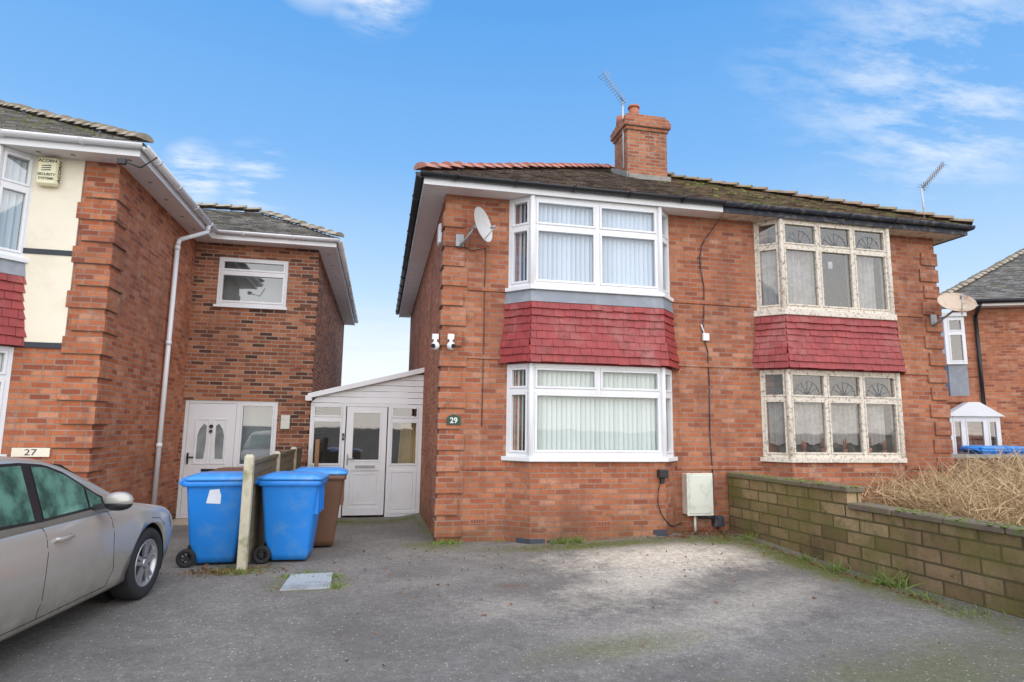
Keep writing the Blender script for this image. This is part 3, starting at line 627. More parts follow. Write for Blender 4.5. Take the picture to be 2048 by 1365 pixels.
sill(lh,LC,1.13,1.19,.06,M_upvc); sill(lh,LC,3.62,3.68,.06,M_upvc)
x=MB(); x.prism(bayplan(LC,.045),3.44,3.62,0,bayplan(LC,.02)); x.obj('lead_flashing',M_lead,lh)
th=MB(); th.prism(bayplan(LC),2.53,3.46,0); tilehang(th,LC,2.545,3.46); th.obj('tile_hanging',M_redtile,lh)
EX=-2.17; EY=3.62
F=Fr((LX,EY),(EX,EY)); EL=EX-LX
WN=(.42,1.70,3.87,4.83); DR=(.04,1.68,-.12,2.04)
w=MB(); w.holes(F,0,EL,-.4,H,-.12,0,[WN,DR]); w.box(EX-.3,EX,EY+.12,13.0,-.4,H)
w.obj('extension_wall',M_brick_ext,lh)
q=MB(); z=.3;i=0
while z<H-.3:
    d=.22 if i%2 else .32; q.box(EX-d,EX+.025,EY-.022,EY+.0,z,z+.225); q.box(EX,EX+.025,EY,EY+.3,z,z+.225); z+=.3;i+=1
q.obj('extension_quoins',M_brick_ext,lh)
ew=partempty('window',lh)
fr=MB();gl=MB()
F2=Fr((LX+WN[0],EY+.04),(LX+WN[1],EY+.04)); winface(fr,gl,F2,1.28,WN[2],WN[3],[(.05,1.23,4.56,4.78),(.05,1.23,3.93,4.51)],sw=.04)
fr.obox(F2,-.03,1.31,-.03,.09,WN[2]-.05,WN[2]); fr.obj('frame',M_upvc,ew,bevel=.004); gl.obj('glass',M_glass_dim,ew)
x=MB(); x.obox(F2,0,1.28,-.3,-.29,WN[2],WN[3]); x.obj('backing',simple('plain_grey_backing',(.30,.32,.31),.9,var=.05),ew)  # plain grey sheet added behind the pane to even its tone, no actual blind
de=partempty('door',lh)
F3=Fr((LX+DR[0],EY+.03),(LX+DR[1],EY+.03)); x=MB(); g2=MB()
x.holes(F3,0,1.64,-.12,2.04,-.07,0,[(.06,.90,-.06,1.98),(.98,1.58,.82,1.98)])
x.holes(F3,.98,1.58,-.06,.74,0,.012,[(1.04,1.52,.0,.68)])
x.holes(F3,.981,1.579,.821,1.979,-.06,.012,[(1.015,1.545,.855,1.945)])
x.obj('frame',M_upvc,de,bevel=.004)
g2.poly([F3.p(.98,-.03,.82),F3.p(1.58,-.03,.82),F3.p(1.58,-.03,1.98),F3.p(.98,-.03,1.98)]); g2.obj('glass',M_glass_dim,de)
x=MB(); x.obox(F3,.965,1.6,-.30,-.29,.75,2.0); x.obj('backing',M_obsc2,de)
x=MB(); x.obox(F3,.065,.895,-.055,-.005,-.055,1.975)
for a in(.20,.50):
    x.holes(F3,a,a+.26,.85,1.70,-.005,.006,[(a+.03,a+.23,.88,1.67)])
    x.holes(F3,a,a+.26,.05,.62,-.005,.006,[(a+.03,a+.23,.08,.59)])
x.obj('door_leaf',M_upvc,de,bevel=.003)
for sgn,a in((1,.25),(-1,.71)):
    x=MB(); pts=[(a,.95),(a+sgn*.13,.95),(a+sgn*.15,1.2),(a+sgn*.15,1.56),(a+sgn*.10,1.60),(a+sgn*.03,1.50),(a,1.38)]
    x.poly([F3.p(u_,-.003,z_) for u_,z_ in pts]); x.obj('door_glass',M_obsc,de)
x=MB(); x.obox(F3,.36,.62,-.005,.008,.72,.77); x.obj('letterbox',M_black,de)
x=MB(); x.cyl(F3.p(.48,.0,1.55),F3.p(.48,.03,1.55),.035); x.cyl(F3.p(.48,.02,1.46),F3.p(.48,.035,1.46),.03); x.obj('door_knocker',M_black,de)
x=MB(); x.obox(F3,.10,.13,0,.02,.86,1.06); x.obox(F3,.10,.22,.02,.035,.97,.995); x.obj('door_handle',M_black,de)
x=MB(); x.box(LX+.02,EX-.45,EY-.7,EY,-.3,-.12); x.box(LX+.02,EX-.5,EY-1.1,EY-.7,-.3,-.16); x.obj('step',M_stone,lh,bevel=.01)
e=.34; sf=MB(); sf.box(LX-4.4,LX+e,-e,0,H,H+.02); sf.box(LX,LX+e,0,EY-e,H,H+.02); sf.box(LX,EX+e,EY-e,EY,H,H+.02); sf.box(EX,EX+e,EY,13,H,H+.02); sf.obj('soffit',M_soffit,lh)
for (a,b) in((LX+.17,-.17),(LX+.17,.6),(LX+.17,1.3),(LX+.17,2.1),(LX+.17,2.8),(LX-.5,-.17),(LX-.9,-.17),(EX+.17,3.9),(EX+.17,4.8),(EX+.17,5.8)):
    x=MB(); x.cyl((a,b,H-.006),(a,b,H+.01),.03); x.obj('soffit_vent',M_grey,lh)
fs=MB(); fs.box(LX-4.4,LX+e+.02,-e-.02,-e,H-.015,H+.14); fs.box(LX+e,LX+e+.02,-e,EY-e-.02,H-.015,H+.14); fs.box(LX+e,EX+e+.02,EY-e-.02,EY-e,H-.015,H+.14); fs.box(EX+e,EX+e+.02,EY-e,13,H-.015,H+.14); fs.obj('fascia',M_upvc,lh)
gt=MB(); k=e+.075; gutter(gt,[(LX-4.4,-k,H+.13),(LX+k,-k,H+.13),(LX+k,EY-k,H+.13),(EX+k,EY-k,H+.13),(EX+k,13,H+.13)]); gt.obj('gutter',M_upvc,lh)
dp=MB(); dp.tube([(LX+k,2.75,H+.08),(LX+k,2.75,H-.05),(LX+.08,2.36,H-.34),(LX+.07,2.33,H-.45),(LX+.07,2.33,.12)],.038,seg=12)
for z in(4.55,2.9,1.2): dp.cyl((LX+.07,2.33,z),(LX+.07,2.33,z+.07),.046)
dp.obj('downpipe',M_upvc,lh)
rf=MB(); Zl=Zg; xr=LX+.40; s4=4.8
sawroof(rf,((xr-9,-.4,Zl),(xr,-.4,Zl),(xr-s4,-.4+s4,Zl+TAN*s4),(xr-9,-.4+s4,Zl+TAN*s4)),(0,-.5,1))
sawroof(rf,((xr,-.4,Zl),(xr,9.4,Zl),(xr-s4,9.4-s4,Zl+TAN*s4),(xr-s4,-.4+s4,Zl+TAN*s4)),(.5,0,1))
s5=1.85; ex=EX+.40; ey=EY-.40
sawroof(rf,((xr,ey,Zl+.001),(ex,ey,Zl+.001),(ex-s5,ey+s5,Zl+TAN*s5),(xr-2.5,ey+s5,Zl+TAN*s5)),(0,-.5,1),step=ZR)
sawroof(rf,((ex,ey,Zl),(ex,13.4,Zl),(ex-s5,13.4-s5,Zl+TAN*s5),(ex-s5,ey+s5,Zl+TAN*s5)),(.5,0,1))
lr=rf.obj('roof',M_roof_l,lh)
for pa,pb in(((xr,-.4,Zl+.02),(xr-s4,-.4+s4,Zl+TAN*s4+.02)),((ex,ey,Zl+.02),(ex-s5,ey+s5,Zl+TAN*s5+.02)),((ex-s5,ey+s5,Zl+TAN*s5+.03),(xr-1.9,ey+s5,Zl+TAN*s5+.03))):
    hp=MB(); hiptiles(hp,pa,pb); hp.obj('hip_tiles',M_hip_grey,lr)
def fm2():
    s_=U(0,4); x_=xr-s_-abs(random.gauss(0,.8)); return (x_,-.4+s_+.0,Zl+TAN*s_+.006)
moss_blobs(110,fm2,.04).obj('roof_moss',simple('dull_roof_moss',(.16,.17,.05),.95,var=.4,sc=12,bmp=.5),lr)
x=MB(); x.box(LX-.93,LX-.68,-.12,-.02,4.66,5.04); ab=top(x.obj('alarm_box',M_yellow,bevel=.025),'cream alarm box with black lettering under the eaves','alarm box')
text('ACORN',.06,(LX-.805,-.1225,4.985),(math.pi/2,0,0),M_green,ab,bold=.001); text('SECURITY',.046,(LX-.805,-.1225,4.80),(math.pi/2,0,0),M_green,ab,bold=.001); text('SYSTEMS',.046,(LX-.805,-.1225,4.745),(math.pi/2,0,0),M_green,ab,bold=.001)
text('ACORN',.085,(LX-.6785,-.07,4.86),(math.pi/2,-math.pi/2,math.pi/2),M_green,ab,bold=.002)
x=MB(); 
for k in range(3): x.hexa([(LX-.87,-.1225,4.85+k*.03),(LX-.76,-.1225,4.86+k*.03),(LX-.76,-.121,4.86+k*.03),(LX-.87,-.121,4.85+k*.03)],[(LX-.87,-.1225,4.86+k*.03),(LX-.76,-.1225,4.875+k*.03),(LX-.76,-.121,4.875+k*.03),(LX-.87,-.121,4.86+k*.03)])
x.obj('emblem',M_green,ab)
x=MB(); x.box(-5.28,-4.86,-.035,-.02+.0,1.16,1.27); pq=top(x.obj('house_number_sign',M_cream,bevel=.004),'cream rectangular house number sign reading 27','sign')
text('27',.11,(-5.07,-.0375,1.215),(math.pi/2,0,0),M_fascia_old,pq,sx=1.3)
x=MB(); x.box(LX+.12,LX+.22,-.42,-.36,4.93,5.0); x.tube([(LX+.22,-.42,4.95),(LX+.4,-.4,4.9),(LX+.55,-.3,5.1)],.01); top(x.obj('security_camera',M_black),'small black camera and cable under the gutter','camera')
x=MB(); x.box(EX-.50,EX-.34,EY-.09,EY,1.52,1.78); x.box(EX-.49,EX-.41,EY-.092,EY-.09,1.55,1.75,0); top(x.obj('meter_box',M_meter,bevel=.006),'small cream meter box beside the extension window','meter box')

# ================================================================= BINS
def rrect(x0,x1,y0,y1,r,z):
    pts=[]
    for (cx,cy,a0) in((x1-r,y1-r,0),(x0+r,y1-r,90),(x0+r,y0+r,180),(x1-r,y0+r,270)):
        for k in range(4): a=math.radians(a0+30*k); pts.append((cx+r*math.cos(a),cy+r*math.sin(a),z))
    return pts
def make_bin(label,loc,rz,body,lid,sticker=False):
    e=thing('wheeled_bin',label,'bin',loc,rz,'wheeled bins outside the houses')
    b=MB(); b.loft([rrect(-.17,.24,-.20,.20,.04,.03),rrect(-.18,.25,-.215,.215,.04,.10),rrect(-.25,.27,-.225,.225,.04,.26),rrect(-.31,.335,-.275,.275,.045,.87),rrect(-.32,.34,-.28,.28,.045,.90)])
    b.loft([rrect(-.345,.365,-.30,.30,.05,.885),rrect(-.35,.37,-.305,.305,.05,.895),rrect(-.35,.37,-.305,.305,.05,.94),rrect(-.34,.36,-.295,.295,.05,.95)])
    for k in(-.20,-.0,.2): b.box(.27,.345,k-.012,k+.012,.55,.89)
    b.cyl((-.38,-.24,.93),(-.38,.24,.93),.018); 
    for k in(-.22,0,.22): b.box(-.385,-.33,k-.015,k+.015,.90,.94)
    b.obj('body',body,e,local=True)
    l=MB(); l.loft([rrect(-.33,.385,-.31,.31,.06,.952),rrect(-.335,.39,-.315,.315,.06,.965),rrect(-.33,.385,-.31,.31,.06,.982),rrect(-.27,.30,-.26,.26,.06,1.015),rrect(-.20,.22,-.19,.19,.06,1.025)]); l.cyl((-.36,-.2,.962),(-.36,.2,.962),.02)
    l.obj('lid',lid,e,local=True)
    for s_ in(-1,1):
        w=MB(); y=s_*.25; 
        prof=[(.055,-.025),(.088,-.028),(.1,-.018),(.1,.018),(.088,.028),(.055,.025)]
        w.loft([[(-.255+r*math.cos(t),y+d,.1+r*math.sin(t)) for r,d in prof] for t in [2*math.pi*k/24 for k in range(25)]],cap=False)
        for k in range(6): t=math.pi/3*k; w.tube([(-.255,y,.1),(-.255+.07*math.cos(t),y,.1+.07*math.sin(t))],.009)
        w.cyl((-.255,y-.03,.1),(-.255,y+.03,.1),.025); w.obj('wheel',M_tyre,e,local=True)
    a=MB(); a.cyl((-.255,-.25,.1),(-.255,.25,.1),.012); a.box(-.24,-.16,-.19,.19,.06,.2); a.obj('axle',M_black,e,local=True)
    if sticker:
        s_=MB(); yy=lambda z:-(.225+(z-.26)/.61*.05)-.003
        s_.poly([(-.09,yy(.70),.70),(.06,yy(.69),.69),(.065,yy(.78),.78),(.04,yy(.86),.86),(-.06,yy(.85),.85)]); s_.obj('sticker',M_paper,e,local=True)
    return e
make_bin('blue wheeled bin with torn white sticker by fence',(-2.66,-.84,0),math.radians(3),M_bluebin,M_bluelid,True)
make_bin('blue wheeled bin beside the concrete fence post',(-1.84,-.80,0),math.radians(-4),M_bluebin,M_bluelid)
make_bin('brown wheeled bin with blue lid behind blue bin',(-1.62,.02,0),math.radians(2),M_brownbin,M_bluelid)
make_bin('brown wheeled bin with brown lid beside fence',(-2.64,-.05,0),math.radians(4),M_brownbin,M_brownbin)
make_bin('blue wheeled bin behind the dark boundary wall',(13.3,3.3,.30),0,M_bluebin,M_bluelid)
make_bin('blue wheeled bin behind the dark boundary wall',(14.1,3.4,.30),.1,M_bluebin,M_bluelid)

# fence
fe=thing('garden_fence','low weathered board fence with concrete posts','fence',(-2.22,-1.3,0))
for (y,h) in((-1.34,1.26),(.55,1.22),(2.4,1.22)):
    x=MB(); x.loft([rrect(-2.31,-2.21,y-.05,y+.05,.012,-.2),rrect(-2.31,-2.21,y-.05,y+.05,.012,h-.03),rrect(-2.295,-2.225,y-.035,y+.035,.01,h)],sm=False); x.obj('post',M_concrete,fe)
for (a,b) in((-1.28,.49),(.61,2.34),(2.46,3.4)):
    x=MB()
    for k in range(9):
        z=.03+k*.125; x.hexa([(-2.27,a,z),(-2.235,a,z),(-2.235,b,z),(-2.27,b,z)],[(-2.258,a,z+.135),(-2.248,a,z+.135),(-2.248,b,z+.135),(-2.258,b,z+.135)])
    x.box(-2.28,-2.22,a,b,1.15,1.19); x.obj('fence_panel',M_fence,fe)
x=MB(); x.box(-1.93,-1.86,2.6,2.67,-.2,1.35); top(x.obj('timber_post',M_wood,bevel=.005),'short brown timber post beside the fence','post')

# drain cover
x=MB(); x.hexa([(-1.72,-2.30,.0),(-1.25,-2.28,.0),(-1.27,-1.64,.0),(-1.70,-1.65,.0)],[(-1.72,-2.30,.012),(-1.25,-2.28,.012),(-1.27,-1.64,.012),(-1.70,-1.65,.012)])
for i in range(9):
    for j in range(12):
        a=-1.69+i*.049; b=-2.25+j*.05
        x.box(a,a+.03,b,b+.02,.012,.017) if (i+j)%2 else x.box(a+.005,a+.022,b-.008,b+.03,.012,.017)
top(x.obj('manhole_cover',simple('galvanised_cover',(.44,.47,.48),.6,metal=.2,var=.15,dirt=(.2,.2,.17),dirtamt=.6)),'grey galvanised drain cover set in mossy asphalt','manhole cover')

# ================================================================= GARDEN WALL
gw=thing('garden_wall','mossy brown block garden wall stepping down','wall',(4.55,-2,0))
def wx(y): return 4.52-.055*y
x=MB()
def wseg(mb,y0,y1,z0,z1,th=.2,o=0):
    mb.hexa([(wx(y1)-o,y1,z0),(wx(y1)+th+o,y1,z0),(wx(y0)+th+o,y0,z0),(wx(y0)-o,y0,z0)],[(wx(y1)-o,y1,z1),(wx(y1)+th+o,y1,z1),(wx(y0)+th+o,y0,z1),(wx(y0)-o,y0,z1)])
wseg(x,-.03,-2.38,-.2,.885); wseg(x,-2.381,-8.5,-.2,.70)
x.obj('wall',M_block,gw)
x=MB(); y=-.03
while y>-2.3: wseg(x,y,max(y-.592,-2.44),.886,.955+U(-.005,.005),o=.03+U(-.007,.007)); y-=.6
y=-2.41
while y>-8.4: wseg(x,y,y-.592,.701,.77+U(-.005,.005),o=.03+U(-.007,.007)); y-=.6
x.obj('coping',simple('mossy_coping',(.18,.14,.095),.9,var=.3,sc=8,bmp=.6,dirt=(.14,.17,.04),dirtamt=.7,dsc=3),gw,bevel=.012)
def fm3():
    y_=U(-4.6,-.1); tp=.955 if y_>-2.42 else .77
    return (wx(y_)+U(-.03,.23),y_,tp)
moss_blobs(240,fm3,.022).obj('coping_moss',simple('wall_moss',(.16,.19,.04),.95,var=.4,sc=20,bmp=.5),gw)
x=MB(); x.poly([(4.8,-9,.08),(26,-9,.08),(26,14,.08),(W+.02,14,.08),(W+.02,-.0,.08),(4.8,-.0,.08)]); struct(x.obj('garden_soil',simple('garden_soil',(.13,.10,.06),.95,var=.4,sc=4,dirt=(.10,.12,.04),dirtamt=.7)))

def strands(n,fn,mat,name,w=.008):
    x=MB()
    for i in range(n):
        p,d,l=fn(); p=Vector(p); d=Vector(d).normalized(); s_=d.cross(Vector((U(-1,1),U(-1,1),U(-1,1)))).normalized()*w*U(.5,1.2); q=p
        for k in range(3):
            d2=(d+Vector((U(-.25,.25),U(-.25,.25),-.12*k))).normalized(); q2=q+d2*l/3; t0=1-k/3; t1=1-(k+1)/3
            x.poly([q-s_*t0,q+s_*t0,q2+s_*max(t1,.15),q2-s_*max(t1,.15)]); q=q2; d=d2
    return x.obj(name,mat)
def drymat():
    m,nt,b=newmat('dry_straw',.9); P=pos(nt); c=mix(nt,noise(nt,P,9,5,.7),(.22,.12,.05),(.86,.66,.38)); nt.links.new(c,b.inputs['Base Color']); return m
def fdry():
    x_=U(6.6,11.4); y_=U(-2.3,-.4); h=.72+.48*sm((x_-6.6)/1.8)*(.75+.25*math.sin(x_*2.3+y_))
    return (x_,y_,U(.05,h)),(U(-.8,.8),U(-.8,.8),U(.0,.9)),U(.2,.6)
top(strands(12000,fdry,drymat(),'dry_shrub',.008),'tangled dry straw-coloured shrub behind the garden wall','shrub')
def wl():
    m,nt,b=newmat('weed_green',.8); P=pos(nt); c=mix(nt,noise(nt,P,14,4),(.08,.13,.02),(.28,.35,.08)); nt.links.new(c,b.inputs['Base Color']); return m
spots=[(.12,-.10,.14,70,.08),(.25,-.10,.1,40,.09),(1.72,-.36,.14,80,.13),(1.95,-.36,.08,60,.12),(.9,-.08,.06,15,.06),(3.0,-.36,.12,10,.04),(4.38,-.75,.08,35,.13),(4.40,-1.9,.10,40,.11),(4.45,-2.4,.10,45,.14),(4.47,-3.0,.08,40,.22),(4.53,-3.15,.06,25,.24),(4.5,-3.55,.12,20,.09),(-1.72,-1.75,.09,70,.045),(-1.22,-2.25,.09,70,.04),(-1.5,-1.6,.15,70,.04),(-1.23,-1.8,.06,50,.045),(-2.25,-1.46,.12,60,.07),(-2.45,-1.45,.10,30,.06),(-1.5,3.0,.2,60,.09),(-.3,3.05,.3,70,.09),(-.05,2.0,.08,30,.06),(-.05,1.0,.06,20,.06),(4.3,-1.2,.1,30,.05),(4.45,-4.1,.2,40,.06)]
cum=[s_ for s_ in spots for _ in range(s_[3])]
def fweed():
    s_=random.choice(cum); x_=s_[0]+random.gauss(0,s_[2]*.6); y_=s_[1]+random.gauss(0,.03 if s_[2]>.11 and s_[0]<4 and s_[1]>-1 else s_[2]*.5)
    if x_>0 and x_<.97: y_=min(y_,-.02)
    if 1.2<x_<3.5: y_=min(y_,-.32)
    return (x_,y_,gz(x_,y_)-.005),(U(-.8,.8),U(-.8,.8),U(.3,1.1)),s_[4]*U(.4,1.2)
o=strands(2100,fweed,wl(),'weeds',.007); o["kind"]="stuff"; o["label"]="small green weeds and grass along wall bases"
def flit():
    r=random.random()
    if r<.5: x_=random.gauss(3.95,.35); y_=-.05-abs(random.gauss(0,.2)) if x_>3.6 else -.36-abs(random.gauss(0,.1))
    elif r<.7: x_=random.gauss(-2.4,.25); y_=-1.4+random.gauss(0,.12)
    elif r<.85: x_=4.42-.02*U(0,5); y_=U(-4,-.2)
    else: x_=U(-2,4.3); y_=-.4-abs(random.gauss(0,1.6))
    return (x_,y_,gz(x_,y_)+.01),(U(-1,1),U(-1,1),U(0,.3)),U(.02,.05)
o=strands(1300,flit,simple('dead_leaf',(.19,.09,.04),.9,var=.5,sc=20),'leaf_litter',.014); o["kind"]="stuff"; o["label"]="brown dead leaves gathered at wall bases"

# ================================================================= FAR RIGHT
fh=thing('brick_house','distant brick house with grey tiled hip roof','house',(14.15,4.8,0),math.radians(-25))
x=MB(); x.box(.45,9,0,8,-.3,5.0); x.obj('wall',M_brick_left,fh,local=True)
x=MB(); x.box(-.15,9.4,-.35,-.3,4.98,5.12); x.box(-.2,9.4,-.3,.0,4.98,5.0); x.obj('fascia',M_soffit,fh,local=True)
x=MB(); x.tube([(-.2,-.4,5.1),(9,-.4,5.1)],.06); x.tube([(.75,-.38,5.05),(.75,-.06,4.75),(.75,-.06,2.0),(.9,-.06,1.9),(.9,-.06,.1)],.045); x.obj('gutter',M_black,fh,local=True)
x=MB(); sawroof(x,((-.3,-.45,5.13),(9.6,-.45,5.13),(5,4.3,7.7),(4.5,4.3,7.7)),(0,-.5,1),step=.06); sawroof(x,((-.3,8.5,5.13),(-.3,-.45,5.13),(4.5,4.3,7.7),(4.5,4.4,7.7)),(-.5,0,1),step=.06); r_=x.obj('roof',M_roof_l,fh,local=True)
x=MB(); hiptiles(x,(-.3,-.45,5.15),(4.5,4.3,7.72)); x.obj('hip_tiles',M_hip_grey,r_,local=True)
x=MB(); F=Fr((-.0,-.1),(.45,-.1)); g_=MB(); winface(x,g_,F,.45,3.45,4.75,[(.05,.40,4.35,4.68),(.05,.40,3.52,4.28)]); x.box(-.04,.0,-.1,1.6,3.45,4.75); x.box(-.1,.5,-.16,1.6,4.75,4.85)
wn=x.obj('window',M_upvc,fh,local=True); g_.obj('glass',M_glass_dim,wn,local=True)
x=MB(); x.box(.0,.449,-.05,1.6,2.6,3.44); x.obj('lead_panel',M_lead,fh,local=True)
x=MB(); F=Fr((-.2,-.35),(.95,-.35)); g_=MB(); winface(x,g_,F,1.15,.1,2.05,[(.07,.28,.9,1.95),(.36,.79,.9,1.95),(.87,1.08,.9,1.95)]); x.hexa([(-.3,-.42,2.05),(1.05,-.42,2.05),(1.05,0,2.05),(-.3,0,2.05)],[(.25,-.42,2.42),(.5,-.42,2.42),(.5,0,2.42),(.25,0,2.42)])
wn=x.obj('porch',M_upvc,fh,local=True,bevel=.005); g_.obj('glass',M_glass_dim,wn,local=True)
x=MB(); x.box(-.2,.44,-.1,2.5,2.43,2.6); x.box(-.2,.44,-.0,2.5,-.2,2.43); x.obj('lean_to_wall',M_brick_left,fh,local=True)
x=MB(); x.box(-1.4,-.25,.6,5,-.2,2.3); g0=top(x.obj('garage',M_brick_left),'low brick outbuilding with sloping roof beside house','garage'); g0.location=(14.15,4.8,0); g0.rotation_euler=(0,0,math.radians(-25))
x=MB(); x.hexa([(-1.7,.4,2.32),(-.22,.4,2.75),(-.22,5,2.75),(-1.7,5,2.32)],[(-1.7,.4,2.42),(-.22,.4,2.85),(-.22,5,2.85),(-1.7,5,2.42)]); x.obj('roof',M_hip_brown,g0,local=True)
x=MB(); x.box(9.6,26,2.3,2.52,-.2,1.08); bw=x.obj('boundary_wall',M_darkbrick); top(bw,'dark brick boundary wall behind the neighbouring garden','wall'); x=MB(); x.box(9.58,26,2.27,2.55,1.08,1.15); x.obj('coping',M_concrete_g,bw)
x=MB(); x.tube([(13.9,2.6,1.45),(18,2.6,1.45)],.015); x.tube([(13.9,2.6,1.18),(18,2.6,1.18)],.012)
k=13.9
while k<18: x.tube([(k,2.6,1.1),(k,2.6,1.52)],.008,seg=5); k+=.12
top(x.obj('railing',M_black),'thin black metal railing above the boundary wall','railing')

# ================================================================= CAR
car=thing('parked_car','silver beige hatchback parked facing the brick house','car',(-3.76,-2.2775,0),math.radians(-6))
def interp(t,tab):
    for (a,va),(b,vb) in zip(tab[:-1],tab[1:]):
        if (a<=t<=b) or (a>=t>=b):
            k=(t-a)/(b-a); return va+(vb-va)*k
    return tab[0][1] if abs(t-tab[0][0])<abs(t-tab[-1][0]) else tab[-1][1]
TOP=[(.90,.55),(.86,.65),(.72,.72),(.4,.80),(0,.865),(-.4,.925),(-.7,.945),(-1.5,.93),(-2.6,.96),(-3.2,1.0),(-3.55,.98),(-3.68,.85)]
PLW=[(.90,.56),(.86,.66),(.72,.78),(.5,.845),(.2,.878),(-.2,.885),(-2.8,.885),(-3.2,.86),(-3.5,.78),(-3.68,.64)]
BOT=[(.90,.36),(.8,.24),(.5,.2),(0,.19),(-3,.19),(-3.5,.28),(-3.68,.40)]
st=[.90,.86,.80,.72,.6,.5,.4,.3,.2,.1,0,-.15,-.3,-.45,-.6,-.75,-1,-1.25,-1.5,-1.75,-2,-2.25,-2.5,-2.75,-3,-3.2,-3.35,-3.5,-3.6,-3.68]
def sec(s_):
    w=interp(s_,PLW); zt=interp(s_,TOP); zb=interp(s_,BOT); zs=min(.84,zt-.06); mid=zb+(zs-zb)*.5
    half=[(0,zb),(.7*w,zb),(.90*w,zb+.01),(.955*w,zb+.05),(.965*w,zb+.12),(.990*w,zb+.19),(.998*w,mid+.02),(1.0*w,zs-.12),(.988*w,zs-.10),(.978*w,zs-.04),(.955*w,zs),(.92*w,zs+.035),(.80*w,zt-.005),(.5*w,zt+.012),(0,zt+.018)]
    return [(a,s_,z) for a,z in half]+[(-a,s_,z) for a,z in reversed(half[1:-1])]
b=MB(); b.loft([sec(s_) for s_ in st])
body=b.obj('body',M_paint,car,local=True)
def boolcut(o,cut):
    md=o.modifiers.new('b','BOOLEAN'); md.object=cut; md.operation='DIFFERENCE'; md.solver='EXACT'; bpy.context.view_layer.update()
    me=bpy.data.meshes.new_from_object(o.evaluated_get(bpy.context.evaluated_depsgraph_get())); o.modifiers.clear(); o.data=me; bpy.data.objects.remove(cut)
for yy in(0,-2.65):
    for s_ in(-1,1):
        c=MB(); c.cyl((s_*.62,yy,.32),(s_*1.1,yy,.32),.355,seg=40); boolcut(body,c.obj('cutter',M_dark,car,local=True))
for yy in(0,-2.65):
    for s_ in(-1,1):
        lin=MB(); rings=[[(x_,yy+.352*math.cos(t),.32+.352*math.sin(t)) for t in [math.pi*(-.12)+math.pi*1.24*k/20 for k in range(21)]] for x_ in(s_*.62,s_*.86)]; lin.loft(rings,cap=False,closed=False); lin.cyl((s_*.615,yy,.32),(s_*.622,yy,.32),.352,seg=30)
        lin.obj('wheel_arch_liner',M_black,car,local=True)
ZRT=[(-.28,.91),(-.5,1.02),(-.8,1.16),(-1.1,1.285),(-1.3,1.335),(-1.6,1.365),(-2.0,1.378),(-2.5,1.365),(-2.9,1.315),(-3.1,1.26),(-3.3,1.12),(-3.48,.98)]
def gwid(z): return .815-(z-.90)*.36
def gsec(s_):
    zr=interp(s_,ZRT); zz=max(.90,zr-.06)
    half=[(gwid(.87),.87),(gwid(.87+(zz-.87)*.5),.87+(zz-.87)*.5),(gwid(zz),zz),(gwid(zr)-.03,zr-.026),(gwid(zr)-.10,zr-.006),(.3,zr+.008),(0,zr+.012)]
    return [(a,s_,z) for a,z in half]+[(-a,s_,z) for a,z in reversed(half[:-1])]
gs=[-.28,-.4,-.5,-.65,-.8,-.95,-1.1,-1.2,-1.3,-1.45,-1.6,-1.8,-2,-2.25,-2.5,-2.7,-2.9,-3.0,-3.1,-3.2,-3.3,-3.4,-3.48]
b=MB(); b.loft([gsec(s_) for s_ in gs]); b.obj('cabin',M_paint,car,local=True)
def sidepanel(mb,bot,topc,s0,s1,off,n=14,sgn=1,mat=0):
    rings=[]
    for i in range(n+1):
        s_=s0+(s1-s0)*i/n; z0=interp(s_,bot); z1=max(z0+.002,interp(s_,topc)); rings.append([(sgn*(gwid(z0+(z1-z0)*k/4)+off),s_,z0+(z1-z0)*k/4) for k in range(5)])
    mb.loft(rings,mat,cap=False,closed=False)
BL=[(-.74,.935),(-1.5,.925),(-2.5,.945),(-2.9,.98)]
TL=[(-.74,.975),(-.95,1.09),(-1.15,1.20),(-1.35,1.268),(-1.6,1.295),(-2.1,1.30),(-2.5,1.272),(-2.8,1.20),(-2.95,1.08)]
for sg in(-1,1):
    trim=MB(); sidepanel(trim,[(a,z-.020) for a,z in BL],[(a,z+.020) for a,z in TL],-.72,-2.93,.004,30,sg); trim.obj('window_trim',M_black,car,local=True)
    for s0,s1,n in((-.76,-.93,5),(-.955,-1.50,14),(-1.60,-2.48,14),(-2.52,-2.85,8)):
        gl=MB(); sidepanel(gl,BL,TL,s0,s1,.008,n,sg); gl.obj('side_window',M_carglass,car,local=True)
wsr=[]; gl=MB()
for s_ in(-.36,-.5,-.7,-.9,-1.08): zr=interp(s_,ZRT); wsr.append([(a,s_,zr+.018-(abs(a)/.7)**4*.03) for a in (-.64,-.4,0,.4,.64)])
gl.loft(wsr,cap=False,closed=False); gl.obj('windscreen',M_carglass,car,local=True)
def bodyx(s_,z):
    w=interp(s_,PLW); zt=interp(s_,TOP); zb=interp(s_,BOT); zs=min(.84,zt-.06); mid=zb+(zs-zb)*.5
    tab=[(zb+.05,.955*w),(zb+.12,.965*w),(zb+.19,.990*w),(mid+.02,.998*w),(zs-.12,1.0*w),(zs-.10,.988*w),(zs-.04,.978*w),(zs,.955*w),(zs+.035,.92*w)]
    return interp(z,tab)
